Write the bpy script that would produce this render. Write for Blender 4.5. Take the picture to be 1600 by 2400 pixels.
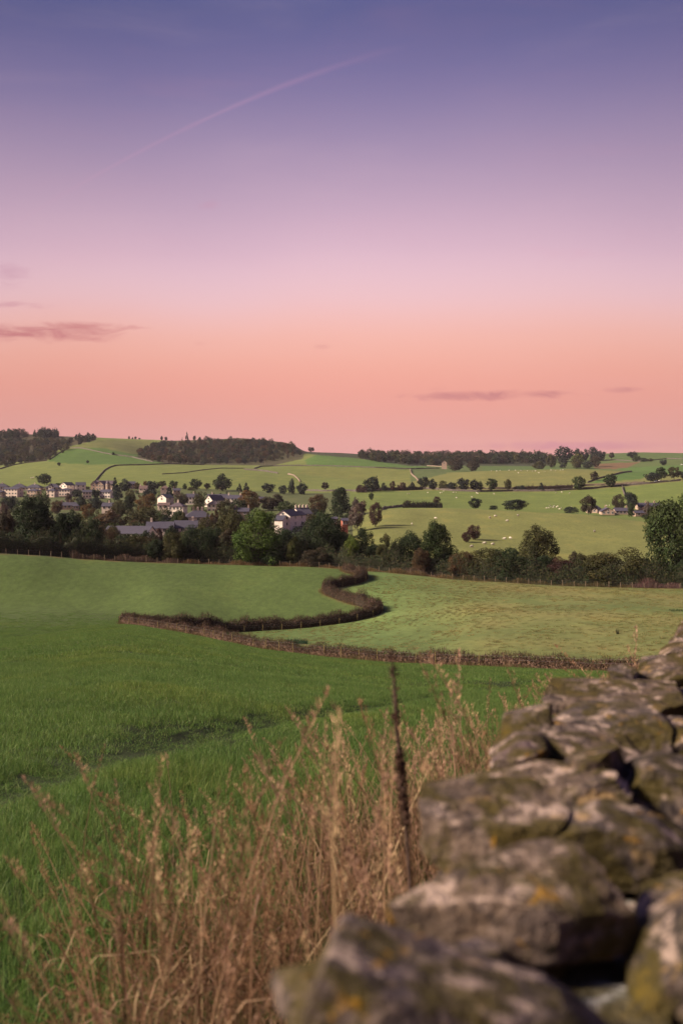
import bpy, math, random
import numpy as np
from mathutils import Vector

R = math.radians
for o in list(bpy.data.objects):
    bpy.data.objects.remove(o, do_unlink=True)
sc = bpy.context.scene
COL = sc.collection
rng = np.random.default_rng(7)
random.seed(7)

# ------------------------------------------------------------------ camera
F, CX, HY = 2333.3, 800.0, 1130.0      # focal length, axis and eye level of the photograph, in its pixels
cam = bpy.data.cameras.new('camera'); camo = bpy.data.objects.new('camera', cam); COL.objects.link(camo)
camo.location = (0, 0, 0); camo.rotation_euler = (R(90), 0, 0)
cam.sensor_fit = 'VERTICAL'; cam.sensor_height = 36.0; cam.sensor_width = 24.0; cam.lens = 35.0
cam.shift_y = -70 / 2400.0
cam.clip_start = 0.05; cam.clip_end = 20000
cam.dof.use_dof = True; cam.dof.focus_distance = 75.0; cam.dof.aperture_fstop = 2.8
sc.camera = camo

# ------------------------------------------------------------------ light, sky, exposure
SUN_EL, SUN_AZ = 32.0, 258.0           # azimuth clockwise from +Y: behind the camera, to its left
EXPO = 1.25
def s2l(c):
    return tuple(((v / 255 + 0.055) / 1.055) ** 2.4 if v > 10 else v / 255 / 12.92 for v in c)
sc.view_settings.view_transform = 'Standard'; sc.view_settings.look = 'None'
sc.view_settings.exposure = EXPO; sc.view_settings.gamma = 1.0
sc.view_settings.use_curve_mapping = False
sun = bpy.data.lights.new('sun', 'SUN'); suno = bpy.data.objects.new('sun', sun); COL.objects.link(suno)
sun.energy = 5.0; sun.angle = R(11); sun.color = (1.0, 0.83, 0.65)
az, el = R(SUN_AZ), R(SUN_EL)
to_sun = Vector((math.sin(az) * math.cos(el), math.cos(az) * math.cos(el), math.sin(el)))
suno.rotation_euler = to_sun.to_track_quat('Z', 'Y').to_euler()
sc.cycles.max_bounces = 6; sc.cycles.diffuse_bounces = 3; sc.cycles.transparent_max_bounces = 8
sc.cycles.use_denoising = True

w = bpy.data.worlds.new('World'); sc.world = w; w.use_nodes = True
w.cycles.sampling_method = 'MANUAL'; w.cycles.sample_map_resolution = 256
nt = w.node_tree; nt.nodes.clear()
class NB:                                # tiny node-building helper
    def __init__(s, tree): s.t = tree
    def n(s, typ, **kw):
        nd = s.t.nodes.new(typ)
        for k, v in kw.items():
            setattr(nd, k, v)
        return nd
    def link(s, a, b): s.t.links.new(a, b)
    def set(s, sock, v):
        if hasattr(v, 'links'): s.link(v, sock)
        else: sock.default_value = v
    def m(s, op, a, b=0.0, c=0.0, clamp=False):
        nd = s.n('ShaderNodeMath', operation=op); nd.use_clamp = clamp
        s.set(nd.inputs[0], a); s.set(nd.inputs[1], b); s.set(nd.inputs[2], c)
        return nd.outputs[0]
    def mix(s, f, a, b, blend='MIX'):
        nd = s.n('ShaderNodeMix', data_type='RGBA', blend_type=blend)
        s.set(nd.inputs[0], f)
        for sock, v in ((nd.inputs[6], a), (nd.inputs[7], b)):
            if hasattr(v, 'links'): s.link(v, sock)
            else: sock.default_value = (v[0], v[1], v[2], 1)
        return nd.outputs[2]
    def noise(s, vec, scale, detail=3.0, rough=0.55, dist=0.0):
        nd = s.n('ShaderNodeTexNoise')
        if vec is not None: s.link(vec, nd.inputs['Vector'])
        nd.inputs['Scale'].default_value = scale; nd.inputs['Detail'].default_value = detail
        nd.inputs['Roughness'].default_value = rough; nd.inputs['Distortion'].default_value = dist
        return nd.outputs['Fac']
    def ramp(s, fac, pts, interp='LINEAR'):
        nd = s.n('ShaderNodeValToRGB'); s.link(fac, nd.inputs[0]); cr = nd.color_ramp; cr.interpolation = interp
        while len(cr.elements) < len(pts): cr.elements.new(0.5)
        for e, (p, c) in zip(cr.elements, pts):
            e.position = p; e.color = (c[0], c[1], c[2], 1) if hasattr(c, '__len__') else (c, c, c, 1)
        return nd.outputs[0]
    def sstep(s, x, a, b):
        nd = s.n('ShaderNodeMapRange', interpolation_type='SMOOTHSTEP')
        s.set(nd.inputs[0], x); nd.inputs[1].default_value = a; nd.inputs[2].default_value = b
        return nd.outputs[0]

b = NB(nt)
tc = b.n('ShaderNodeTexCoord'); sep = b.n('ShaderNodeSeparateXYZ'); b.link(tc.outputs['Generated'], sep.inputs[0])
sx, sy, sz = sep.outputs
elv = b.m('DIVIDE', b.m('ARCSINE', sz), math.pi / 2)                # 0 horizon .. 1 zenith
azm = b.m('ARCTAN2', sx, sy)
def eld(py): return math.degrees(math.atan((HY - py) / F)) / 90
pts = [(0.0, (224, 160, 158)), (eld(1040), (229, 163, 155)), (eld(980), (233, 161, 149)), (eld(920), (240, 164, 148)), (eld(860), (244, 175, 158)), (eld(800), (246, 185, 172)), (eld(755), (244, 191, 187)),
       (eld(715), (240, 195, 199)), (eld(660), (233, 193, 204)), (eld(600), (222, 184, 201)), (eld(500), (199, 168, 191)), (eld(400), (177, 152, 181)), (eld(300), (154, 136, 172)),
       (eld(200), (128, 117, 161)), (eld(100), (108, 104, 151)), (eld(0), (91, 93, 141)), (0.5, (82, 92, 148)), (1.0, (74, 88, 152))]
wob = b.noise(tc.outputs['Generated'], 2.2, 2.0)
elw = b.m('ADD', elv, b.m('MULTIPLY', b.m('SUBTRACT', wob, 0.5), 0.034))
grad = b.ramp(elw, [(p, s2l(c)) for p, c in pts], 'B_SPLINE')
# wispy streaks, clouds and a contrail, all placed by direction
comb = b.n('ShaderNodeCombineXYZ'); b.link(b.m('MULTIPLY', azm, 1.0), comb.inputs[0]); b.link(b.m('MULTIPLY', elv, 9.0), comb.inputs[1])
st = b.noise(comb.outputs[0], 3.2, 5.0, 0.6, 0.6)
grad = b.mix(b.m('MULTIPLY', b.sstep(st, 0.5, 0.78), 0.05), grad, s2l((226, 150, 165)))
grad = b.mix(b.m('MULTIPLY', b.sstep(st, 0.5, 0.25), 0.05), grad, s2l((236, 200, 205)))
elr = b.m('MULTIPLY', elv, math.pi / 2)
def cloud(px, py, wpx, hpx, thr, col, amt, seed):
    a0 = math.atan((px - CX) / F); e0 = math.atan((HY - py) / F * math.cos(a0))
    da = b.m('DIVIDE', b.m('SUBTRACT', azm, a0), wpx / F); de = b.m('DIVIDE', b.m('SUBTRACT', elr, e0), hpx / F)
    d2 = b.m('ADD', b.m('MULTIPLY', da, da), b.m('MULTIPLY', de, de))
    c = b.n('ShaderNodeCombineXYZ'); b.link(b.m('MULTIPLY', azm, 22.0), c.inputs[0]); b.link(b.m('MULTIPLY', elr, 75.0), c.inputs[1]); c.inputs[2].default_value = seed
    nz = b.noise(c.outputs[0], 1.0, 6.0, 0.6, 0.8)
    v = b.m('SUBTRACT', b.m('ADD', nz, thr), b.m('MULTIPLY', d2, 0.42))
    return b.m('MULTIPLY', b.sstep(v, 0.42, 0.98), amt), s2l(col)
for args in [(70, 778, 270, 27, 0.26, (200, 118, 124), 0.9, 1.0), (215, 765, 150, 14, 0.24, (204, 124, 126), 0.85, 4.0), (1150, 927, 235, 15, 0.30, (192, 120, 126), 0.9, 2.0),
             (1050, 912, 60, 13, 0.1, (205, 132, 134), 0.6, 9.0), (1455, 914, 62, 9, 0.28, (202, 132, 134), 0.75, 3.0), (20, 640, 110, 60, 0.05, (196, 140, 165), 0.6, 5.0),
             (755, 813, 30, 10, 0.22, (218, 152, 146), 0.7, 6.0), (490, 480, 45, 22, 0.08, (202, 148, 172), 0.5, 7.0), (1330, 1044, 360, 13, 0.3, (201, 130, 152), 0.55, 8.0),
             (60, 715, 140, 14, 0.14, (205, 142, 158), 0.6, 11.0), (470, 806, 22, 8, 0.14, (225, 160, 152), 0.5, 12.0), (1300, 590, 420, 40, 0.02, (226, 168, 188), 0.4, 13.0)]:
    fac, col = cloud(*args)
    grad = b.mix(fac, grad, col)
# contrail: a gentle arc, widening and fading to both ends
a1 = b.m('DIVIDE', b.m('SUBTRACT', azm, math.atan((110 - CX) / F)), (900 - 110) / F)             # 0..1 along it
arc = b.m('ADD', b.m('MULTIPLY', a1, (475 - 130) / F), b.m('MULTIPLY', b.m('MULTIPLY', a1, b.m('SUBTRACT', 1.0, a1)), 175 / F))
e0 = b.m('ADD', arc, math.atan((HY - 478) / F * math.cos(math.atan((110 - CX) / F))))
dd = b.m('ABSOLUTE', b.m('SUBTRACT', elr, e0))
cwn = b.noise(tc.outputs['Generated'], 30.0, 4.0)
wid = b.m('MULTIPLY', b.m('ADD', 0.0022, b.m('MULTIPLY', a1, 0.0020)), b.m('ADD', 0.6, b.m('MULTIPLY', cwn, 0.9)))
line = b.m('SUBTRACT', 1.0, b.m('DIVIDE', dd, wid), clamp=True)
ends = b.m('MULTIPLY', b.sstep(a1, -0.3, 0.35), b.sstep(a1, 1.12, 0.6))
front = b.m('GREATER_THAN', sy, 0.0)
grad = b.mix(b.m('MULTIPLY', b.m('MULTIPLY', line, ends), b.m('MULTIPLY', front, 0.17)), grad, s2l((218, 160, 190)))
sky = b.n('ShaderNodeTexSky', sky_type='NISHITA'); sky.sun_disc = False
sky.sun_elevation = R(SUN_EL); sky.sun_rotation = az; sky.air_density = 1.0; sky.dust_density = 1.0
glow = b.m('ADD', 0.86, b.m('MULTIPLY', 0.15, b.m('EXPONENT', b.m('MULTIPLY', -9.0, b.m('MULTIPLY', b.m('SUBTRACT', azm, 0.03), b.m('SUBTRACT', azm, 0.03))))))   # the sky is a little brighter ahead
bg1 = b.n('ShaderNodeBackground'); b.link(sky.outputs[0], bg1.inputs[0]); bg1.inputs[1].default_value = 0.001
bg2 = b.n('ShaderNodeBackground'); b.link(grad, bg2.inputs[0]); b.link(b.m('MULTIPLY', glow, 0.98 * 2 ** (-EXPO)), bg2.inputs[1])
add = b.n('ShaderNodeAddShader'); b.link(bg1.outputs[0], add.inputs[0]); b.link(bg2.outputs[0], add.inputs[1])
wo = b.n('ShaderNodeOutputWorld'); b.link(add.outputs[0], wo.inputs[0])

# ------------------------------------------------------------------ mesh helpers
def link(o, parent=None):
    COL.objects.link(o)
    if parent is not None: o.parent = parent
    return o
def mesh_np(name, v, f, mat, vcol=None, smooth=False):
    """v (n,3); f (m,k) array of equal-size faces or a list of faces"""
    me = bpy.data.meshes.new(name)
    v = np.asarray(v, dtype=np.float32)
    if isinstance(f, np.ndarray):
        m, k = f.shape
        me.vertices.add(len(v)); me.vertices.foreach_set('co', v.ravel())
        me.loops.add(m * k); me.loops.foreach_set('vertex_index', f.astype(np.int32).ravel())
        me.polygons.add(m)
        me.polygons.foreach_set('loop_start', np.arange(0, m * k, k, dtype=np.int32))
        try: me.polygons.foreach_set('loop_total', np.full(m, k, dtype=np.int32))
        except Exception: pass
        me.update(calc_edges=True)
    else:
        me.from_pydata([tuple(p) for p in v], [], f); me.update()
    if vcol is not None:
        vcol = np.asarray(vcol, dtype=np.float32)
        if vcol.shape[1] == 3: vcol = np.hstack([vcol, np.ones((len(vcol), 1), np.float32)])
        at = me.color_attributes.new('vcol', 'FLOAT_COLOR', 'POINT'); at.data.foreach_set('color', vcol.ravel())
    if smooth: me.polygons.foreach_set('use_smooth', np.ones(len(me.polygons), dtype=bool))
    if mat is not None: me.materials.append(mat)
    return me
def ob(name, me, parent=None, **kw):
    o = bpy.data.objects.new(name, me); link(o, parent)
    tag(o, **kw)
    return o
def tag(o, label=None, cat=None, group=None, kind=None):
    if label: o['label'] = label
    if cat: o['category'] = cat
    if group: o['group'] = group
    if kind: o['kind'] = kind
    return o
def empty(name, loc=(0, 0, 0), rz=0.0, **kw):
    o = bpy.data.objects.new(name, None); link(o); o.location = loc; o.rotation_euler = (0, 0, rz)
    o.empty_display_size = 0.1
    return tag(o, **kw)
class MB:
    """collects simple solids into one mesh"""
    def __init__(s): s.v = []; s.f = []
    def add(s, vs, fs):
        k = len(s.v); s.v += [tuple(p) for p in vs]; s.f += [tuple(i + k for i in f) for f in fs]; return s
    def box(s, c, d):
        x, y, z = c; a, e, h = d[0] / 2, d[1] / 2, d[2] / 2
        vs = [(x + i * a, y + j * e, z + k * h) for k in (-1, 1) for j in (-1, 1) for i in (-1, 1)]
        return s.add(vs, [(0, 2, 3, 1), (4, 5, 7, 6), (0, 1, 5, 4), (2, 6, 7, 3), (0, 4, 6, 2), (1, 3, 7, 5)])
    def tube(s, pts, rad, n=6, cap=True):
        pts = [Vector(p) for p in pts]; rings = []
        for i, p in enumerate(pts):
            d = (pts[min(i + 1, len(pts) - 1)] - pts[max(i - 1, 0)]).normalized()
            u = d.cross(Vector((0.31, 0.95, 0.05))); u = u.normalized() if u.length > 1e-4 else Vector((1, 0, 0)); v = d.cross(u)
            r = rad[i] if hasattr(rad, '__len__') else rad
            rings.append([p + (u * math.cos(t) + v * math.sin(t)) * r for t in [2 * math.pi * k / n for k in range(n)]])
        vs = [q for r_ in rings for q in r_]; fs = []
        for i in range(len(rings) - 1):
            for k in range(n):
                fs.append((i * n + k, i * n + (k + 1) % n, (i + 1) * n + (k + 1) % n, (i + 1) * n + k))
        if cap: fs += [tuple(range(n - 1, -1, -1)), tuple(range((len(rings) - 1) * n, len(rings) * n))]
        return s.add(vs, fs)
    def mesh(s, name, mat, smooth=False): return mesh_np(name, s.v, s.f, mat, smooth=smooth)

# ------------------------------------------------------------------ materials
def new_mat(name):
    m = bpy.data.materials.new(name); m.use_nodes = True; t = m.node_tree; t.nodes.clear()
    return m, NB(t)
def finish(m, nb, col, rough=0.85, bump=None, bstr=0.3, bdist=0.02, transl=0.0, spec=0.25):
    p = nb.n('ShaderNodeBsdfPrincipled')
    if hasattr(col, 'links'): nb.link(col, p.inputs['Base Color'])
    else: p.inputs['Base Color'].default_value = (*col[:3], 1)
    if hasattr(rough, 'links'): nb.link(rough, p.inputs['Roughness'])
    else: p.inputs['Roughness'].default_value = rough
    p.inputs['Specular IOR Level'].default_value = spec
    if bump is not None:
        bn = nb.n('ShaderNodeBump'); bn.inputs['Strength'].default_value = bstr; bn.inputs['Distance'].default_value = bdist
        nb.link(bump, bn.inputs['Height']); nb.link(bn.outputs[0], p.inputs['Normal'])
    sh = p.outputs[0]
    if transl > 0:
        t = nb.n('ShaderNodeBsdfTranslucent'); nb.set(t.inputs[0], col if hasattr(col, 'links') else (*col[:3], 1))
        mx = nb.n('ShaderNodeMixShader'); mx.inputs[0].default_value = transl
        nb.link(sh, mx.inputs[1]); nb.link(t.outputs[0], mx.inputs[2]); sh = mx.outputs[0]
    o = nb.n('ShaderNodeOutputMaterial'); nb.link(sh, o.inputs[0])
    return m
def mat_noise(name, c1, c2, scale, rough=0.85, bstr=0.3, bdist=0.02, obj=True, transl=0.0, detail=5.0, spec=0.25):
    m, nb = new_mat(name); t = nb.n('ShaderNodeTexCoord'); v = t.outputs['Object']
    nz = nb.noise(v, scale, detail)
    col = nb.mix(nb.sstep(nz, 0.3, 0.7), c1, c2)
    return finish(m, nb, col, rough, nz, bstr, bdist, transl, spec)
def leaf_mat(name, transl=0.25, use_obj=True, rough=0.7, k=0.74, patch=False):
    m, nb = new_mat(name)
    at = nb.n('ShaderNodeAttribute', attribute_name='vcol')
    col = nb.mix(1.0, at.outputs['Color'], (k, k, k), 'MULTIPLY')
    if patch:                                              # uneven growth: thinner yellowish and lusher patches, plant to plant variation
        pos = nb.n('ShaderNodeNewGeometry').outputs['Position']; rnd = nb.n('ShaderNodeObjectInfo').outputs['Random']
        col = nb.mix(nb.m('MULTIPLY', nb.sstep(nb.noise(pos, 0.16, 4.0), 0.48, 0.72), 0.55), col, nb.mix(1.0, col, (1.5, 1.18, 0.9), 'MULTIPLY'))
        col = nb.mix(nb.m('MULTIPLY', nb.sstep(nb.noise(pos, 0.45, 3.0), 0.52, 0.32), 0.5), col, nb.mix(1.0, col, (0.6, 0.72, 0.7), 'MULTIPLY'))
        g_ = nb.m('ADD', 0.78, nb.m('MULTIPLY', rnd, 0.44)); cc = nb.n('ShaderNodeCombineColor'); [nb.link(g_, cc.inputs[i]) for i in range(3)]
        col = nb.mix(1.0, col, cc.outputs[0], 'MULTIPLY')
    if use_obj:
        oi = nb.n('ShaderNodeObjectInfo'); col = nb.mix(1.0, col, oi.outputs['Color'], 'MULTIPLY')
    return finish(m, nb, col, rough, transl=transl, spec=0.15)
M_LEAF = leaf_mat('leaves'); M_VCOL = leaf_mat('plant', 0.2, False); M_DRY = leaf_mat('dry_stems', 0.3, False, 0.7, 0.74)
M_GRASS = leaf_mat('grass_blades', 0.4, False, 0.5, 0.98, True)
M_BARK = mat_noise('bark', (0.045, 0.035, 0.028), (0.10, 0.085, 0.07), 9.0, bstr=0.6)
M_POST = mat_noise('weathered_wood', (0.11, 0.08, 0.05), (0.20, 0.15, 0.10), 14.0, bstr=0.4)
M_POSTY = mat_noise('new_wood', (0.16, 0.12, 0.045), (0.25, 0.19, 0.075), 14.0, bstr=0.3)
M_WIRE = mat_noise('wire', (0.10, 0.10, 0.10), (0.16, 0.15, 0.15), 30.0, rough=0.5)
# ------------------------------------------------------------------ the lie of the land
# Survey lines across the valley, near to far: (bearing, line-of-sight, distance in metres); 'z' entries give the height itself.
def Z(z, Y): return ('z', z, Y)
ROWS = [
 [(-600, Z(1.1, -20)), (2200, Z(1.1, -20))],
 [(-600, Z(-1.9, 0)), (2200, Z(-1.9, 0))],
 [(-600, (1535, 112)), (0, (1497, 120)), (150, (1481, 131)), (290, (1462, 145)), (400, (1480, 136)), (500, (1500, 127)), (600, (1521, 118)), (750, (1540, 110)),
  (900, (1553, 104)), (1100, (1561, 97)), (1250, (1567, 93)), (1420, (1573, 89)), (1600, (1578, 85)), (2200, (1592, 76))],
 [(-600, (1440, 170)), (0, (1424, 174)), (150, (1428, 174)), (290, (1440, 170)), (400, (1462, 157)), (560, (1486, 158)), (700, (1474, 161)), (850, (1452, 166)),
  (1000, Z(-21.2, 160)), (1100, Z(-19.9, 158)), (1300, Z(-19.2, 150)), (1600, Z(-18.4, 140)), (2200, Z(-18, 130))],
 [(-600, (1283, 195)), (0, (1298, 205)), (90, (1303, 208)), (185, (1311, 212)), (300, (1317, 216)), (400, (1320, 218)), (520, (1324, 219)), (650, (1327, 218)),
  (735, (1329, 216)), (800, (1334, 214)), (850, (1338, 212)), (900, (1342, 211)), (985, (1350, 209)), (1050, (1358, 207)), (1200, (1368, 203)), (1345, (1375, 200)),
  (1540, (1380, 196)), (1600, (1381, 195)), (2200, (1390, 185))],
 [(-600, Z(-19, 285)), (0, Z(-22.5, 285)), (400, Z(-25, 285)), (800, Z(-26.5, 285)), (1000, Z(-27, 285)), (2200, Z(-27, 280))],
 [(-600, Z(-18, 430)), (0, Z(-22, 430)), (400, Z(-23, 430)), (650, Z(-23, 440)), (800, Z(-22, 410)), (900, (1270, 370)), (1100, (1290, 350)), (1350, (1305, 345)),
  (1600, (1312, 340)), (2200, (1320, 335))],
 [(-600, Z(-14, 560)), (0, Z(-20, 560)), (400, Z(-20, 560)), (650, Z(-18.5, 555)), (800, Z(-18, 490)), (900, (1225, 440)), (1100, (1240, 430)), (1350, (1250, 425)),
  (1600, (1255, 420)), (2200, (1265, 410))],
 [(-600, Z(-9, 690)), (0, Z(-16.5, 680)), (400, Z(-16.5, 680)), (650, Z(-15.5, 660)), (800, Z(-14.5, 580)), (885, (1197, 520)), (930, (1191, 525)), (1000, (1190, 530)),
  (1100, (1192, 530)), (1200, (1197, 525)), (1350, (1204, 515)), (1450, (1216, 505)), (1520, (1224, 500)), (1600, (1231, 495)), (2200, (1270, 480))],
 [(-600, Z(-7, 790)), (0, Z(-13, 780)), (400, Z(-13, 780)), (650, Z(-13, 760)), (800, Z(-14, 680)), (900, Z(-16, 610)), (1000, Z(-18, 605)), (1200, Z(-19.5, 600)),
  (1600, Z(-21, 590)), (2200, Z(-21, 580))],
 [(-600, (1130, 920)), (0, (1138, 920)), (200, (1139, 920)), (400, (1141, 915)), (600, (1150, 900)), (720, (1156, 880)), (840, (1153, 860)), (1000, (1148, 860)),
  (1060, (1149, 860)), (1200, (1153, 850)), (1300, (1151, 850)), (1380, (1146, 850)), (1460, (1140, 850)), (1600, (1127, 850)), (2200, (1110, 850))],
 [(-600, (1100, 1180)), (0, (1110, 1180)), (150, (1101, 1180)), (300, (1097, 1180)), (450, (1099, 1180)), (600, (1106, 1170)), (750, (1116, 1160)), (860, (1121, 1150)),
  (950, (1116, 1150)), (1040, (1110, 1150)), (1130, (1103, 1150)), (1200, (1101, 1150)), (1330, (1099, 1150)), (1450, (1104, 1150)), (1500, (1107, 1150)), (1600, (1106, 1150)), (2200, (1095, 1150))],
 [(-600, (1080, 1370)), (0, (1086, 1370)), (150, (1069, 1370)), (300, (1073, 1370)), (450, (1088, 1370)), (600, (1093, 1360)), (750, (1088, 1340)), (860, (1092, 1320)),
  (950, (1099, 1290)), (1020, (1104, 1280)), (1120, (1106, 1270)), (1200, Z(12.5, 1270)), (1330, Z(14, 1270)), (1480, Z(12.5, 1280)), (1560, (1095, 1300)), (2200, (1080, 1300))],
 [(-600, (1060, 1560)), (0, (1062, 1560)), (120, (1052, 1560)), (220, (1036, 1560)), (300, (1049, 1560)), (340, (1070, 1540)), (450, (1083, 1530)), (600, (1088, 1530)),
  (690, (1078, 1530)), (740, (1066, 1540)), (830, (1076, 1540)), (950, (1089, 1540)), (1020, (1092, 1540)), (1120, (1090, 1540)), (1300, (1094, 1540)), (1400, (1089, 1540)),
  (1500, (1083, 1540)), (1600, (1077, 1540)), (2200, (1070, 1540))],
 [(-600, (1028, 1900)), (0, (1021, 1900)), (75, (1019, 1900)), (150, (1024, 1900)), (220, (1027, 1900)), (300, (1030, 1900)), (355, (1031, 1880)), (400, (1033, 1800)),
  (500, (1030, 1780)), (560, (1027, 1780)), (620, (1031, 1780)), (680, (1039, 1780)), (697, (1048, 1790)), (712, (1059, 1820)), (745, (1062, 1900)), (800, (1063, 1900)), (900, (1069, 1900)),
  (1000, (1073, 1900)), (1100, (1073, 1900)), (1250, (1072, 1900)), (1400, (1064, 1900)), (1500, (1061, 1900)), (1600, (1063, 1900)), (2200, (1060, 1900))],
 [(-600, Z(40, 2600)), (400, Z(36, 2600)), (800, Z(15, 2600)), (1600, Z(15, 2600)), (2200, Z(15, 2600))],
 [(-600, Z(0, 3400)), (2200, Z(-10, 3400))],
]
PXG = np.arange(-600, 2201, 2.0)
def smooth1(a, k):
    if k < 1: return a
    ker = np.exp(-0.5 * (np.arange(-3 * k, 3 * k + 1) / k) ** 2); ker /= ker.sum()
    return np.convolve(np.pad(a, 3 * k, mode='edge'), ker, 'valid')
YT, ZT = [], []
for i, row in enumerate(ROWS):
    pxs, ys, zs = [], [], []
    for px, e in row:
        if e[0] == 'z': z, Y = e[1], e[2]
        else: Y = e[1]; z = -(e[0] - HY) / F * Y
        pxs.append(px); ys.append(Y); zs.append(z)
    k = 4 if i == 14 else (10 if i in (2, 4, 8) else 14)
    YT.append(smooth1(np.interp(PXG, pxs, ys), k)); ZT.append(smooth1(np.interp(PXG, pxs, zs), k))
YT, ZT = np.array(YT), np.array(ZT)
Y1row, Z1row = YT[2].copy(), ZT[2].copy()
for fr in (0.3, 0.6, 0.85):                                # the near slope is almost a plane, slightly convex towards its foot
    k = [0.3, 0.6, 0.85].index(fr) + 2
    YT = np.insert(YT, k, YT[-1] * 0 + fr * Y1row, 0); ZT = np.insert(ZT, k, -1.9 + (Z1row + 1.9) * fr + 0.35 * np.sin(fr * math.pi), 0)
HH = np.diff(YT, axis=0); DD = np.diff(ZT, axis=0) / HH                       # monotone cubic slopes
MT = np.zeros_like(ZT); MT[0], MT[-1] = DD[0], DD[-1]
for i in range(1, len(YT) - 1):
    d0, d1 = DD[i - 1], DD[i]; w1, w2 = 2 * HH[i] + HH[i - 1], HH[i] + 2 * HH[i - 1]
    with np.errstate(divide='ignore', invalid='ignore'):
        h = (w1 + w2) / (w1 / d0 + w2 / d1)
    MT[i] = np.where(d0 * d1 > 0, h, 0.0)
def fbm(x, y, s, seed=0.0):
    r = np.zeros_like(x, dtype=float)
    for k, (a, f) in enumerate(((1, 1), (0.5, 2.1), (0.3, 4.3))):
        p = seed + k * 1.7
        r += a * (np.sin(x / s * f * 1.3 + 2.1 * np.sin(y / s * f * 0.7 + p) + p) * np.cos(y / s * f + 1.6 * np.sin(x / s * f * 0.9 - p)))
    return r / 1.8
def terr(x, y):
    x = np.atleast_1d(np.asarray(x, float)); y = np.atleast_1d(np.asarray(y, float))
    x, y = np.broadcast_arrays(x, y)
    px = np.clip(CX + F * x / np.maximum(y, 1.5), -600, 2199.9)
    t = (px + 600) / 2.0; i0 = np.minimum(t.astype(int), len(PXG) - 2); fr = t - i0
    def col(T, r): return T[r][i0] * (1 - fr) + T[r][i0 + 1] * fr
    z = np.zeros_like(px); prevY = col(YT, 0)
    z[:] = col(ZT, 0)
    for r in range(len(YT) - 1):
        nY = col(YT, r + 1); m = (y >= prevY) & (y <= nY + (1e9 if r == len(YT) - 2 else 0))
        if m.any():
            h = (nY - prevY)[m]; s = np.clip((y[m] - prevY[m]) / h, 0, 1)
            z0, z1, m0, m1 = col(ZT, r)[m], col(ZT, r + 1)[m], col(MT, r)[m], col(MT, r + 1)[m]
            z[m] = (2*s**3-3*s**2+1)*z0 + (s**3-2*s**2+s)*h*m0 + (-2*s**3+3*s**2)*z1 + (s**3-s**2)*h*m1
        prevY = nY
    d = np.abs(y)
    z += np.clip((d - 10) / 60, 0, 1) * 0.10 * fbm(x, y, 9.0) + np.clip((d - 300) / 400, 0, 1) * 0.5 * fbm(x, y, 60.0, 3.0)
    z += np.clip((d - 4) / 20, 0, 1) * np.clip((110 - d) / 40, 0, 1) * 0.12 * fbm(x, y, 5.0, 8.0)
    # wheel tracks of the crop field, parallel to the foreground wall
    for off in TRACKS:
        q = track_d(x, y, off)
        z -= 0.13 * np.exp(-(q / 0.65) ** 2) * np.clip((y - 4) / 3, 0, 1) * np.clip((95 - y) / 20, 0, 1)
    return z
WD = Vector((1.53, 3.66, 0)).normalized()                 # heading of the foreground wall
def track_d(x, y, off):
    # signed distance across the tracks, which follow the headland beside the wall
    return (x - np.interp(y, [-20, 4, 10.9, 20.6, 30, 55, 90], [-11.5, -5.5, -3.7, -1.2, 1.86, 13.9, 31.0]) - off) * 0.95
TRACKS = [0.0]
def tz(x, y): return float(terr(x, y)[0])
YS = np.geomspace(3, 2600, 1800)
def hit(px, py, ymin=3.0):
    """where the line of sight through the photograph's point meets the ground"""
    px = np.atleast_1d(np.asarray(px, float)); py = np.atleast_1d(np.asarray(py, float)); out = []
    for a, c in zip(px, py):
        u = (a - CX) / F; zt = terr(u * YS, YS); zr = -(c - HY) / F * YS
        m = (zt >= zr) & (YS >= ymin); i = int(np.argmax(m)) if m.any() else len(YS) - 1
        out.append((u * YS[i], YS[i], zt[i]))
    return np.array(out)
def at(px, Y, dz=0.0):
    x = (px - CX) / F * Y
    return (x, Y, tz(x, Y) + dz)
def inpoly(x, y, P):
    P = np.asarray(P); c = np.zeros(np.shape(x), bool); j = len(P) - 1
    for i in range(len(P)):
        xi, yi, xj, yj = P[i][0], P[i][1], P[j][0], P[j][1]
        m = ((yi > y) != (yj > y)) & (x < (xj - xi) * (y - yi) / (yj - yi + 1e-12) + xi)
        c ^= m; j = i
    return c
def resample(P, step):
    P = np.asarray(P, float); d = np.r_[0, np.cumsum(np.linalg.norm(np.diff(P[:, :2], axis=0), axis=1))]
    s = np.arange(0, d[-1], step)
    return np.stack([np.interp(s, d, P[:, k]) for k in range(P.shape[1])], 1), s
def smooth_path(pts, n=6):
    """Catmull-Rom through (x, y) points"""
    P = [np.array(p, float) for p in pts]; P = [2 * P[0] - P[1]] + P + [2 * P[-1] - P[-2]]; o = []
    for i in range(1, len(P) - 2):
        for k in range(n):
            t = k / n; a, b_, c, d = P[i-1], P[i], P[i+1], P[i+2]
            o.append(0.5 * (2*b_ + (c-a)*t + (2*a-5*b_+4*c-d)*t*t + (3*b_-a-3*c+d)*t**3))
    o.append(P[-2]); return np.array(o)
def P2(px, Y): return ((px - CX) / F * Y, Y)
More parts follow.
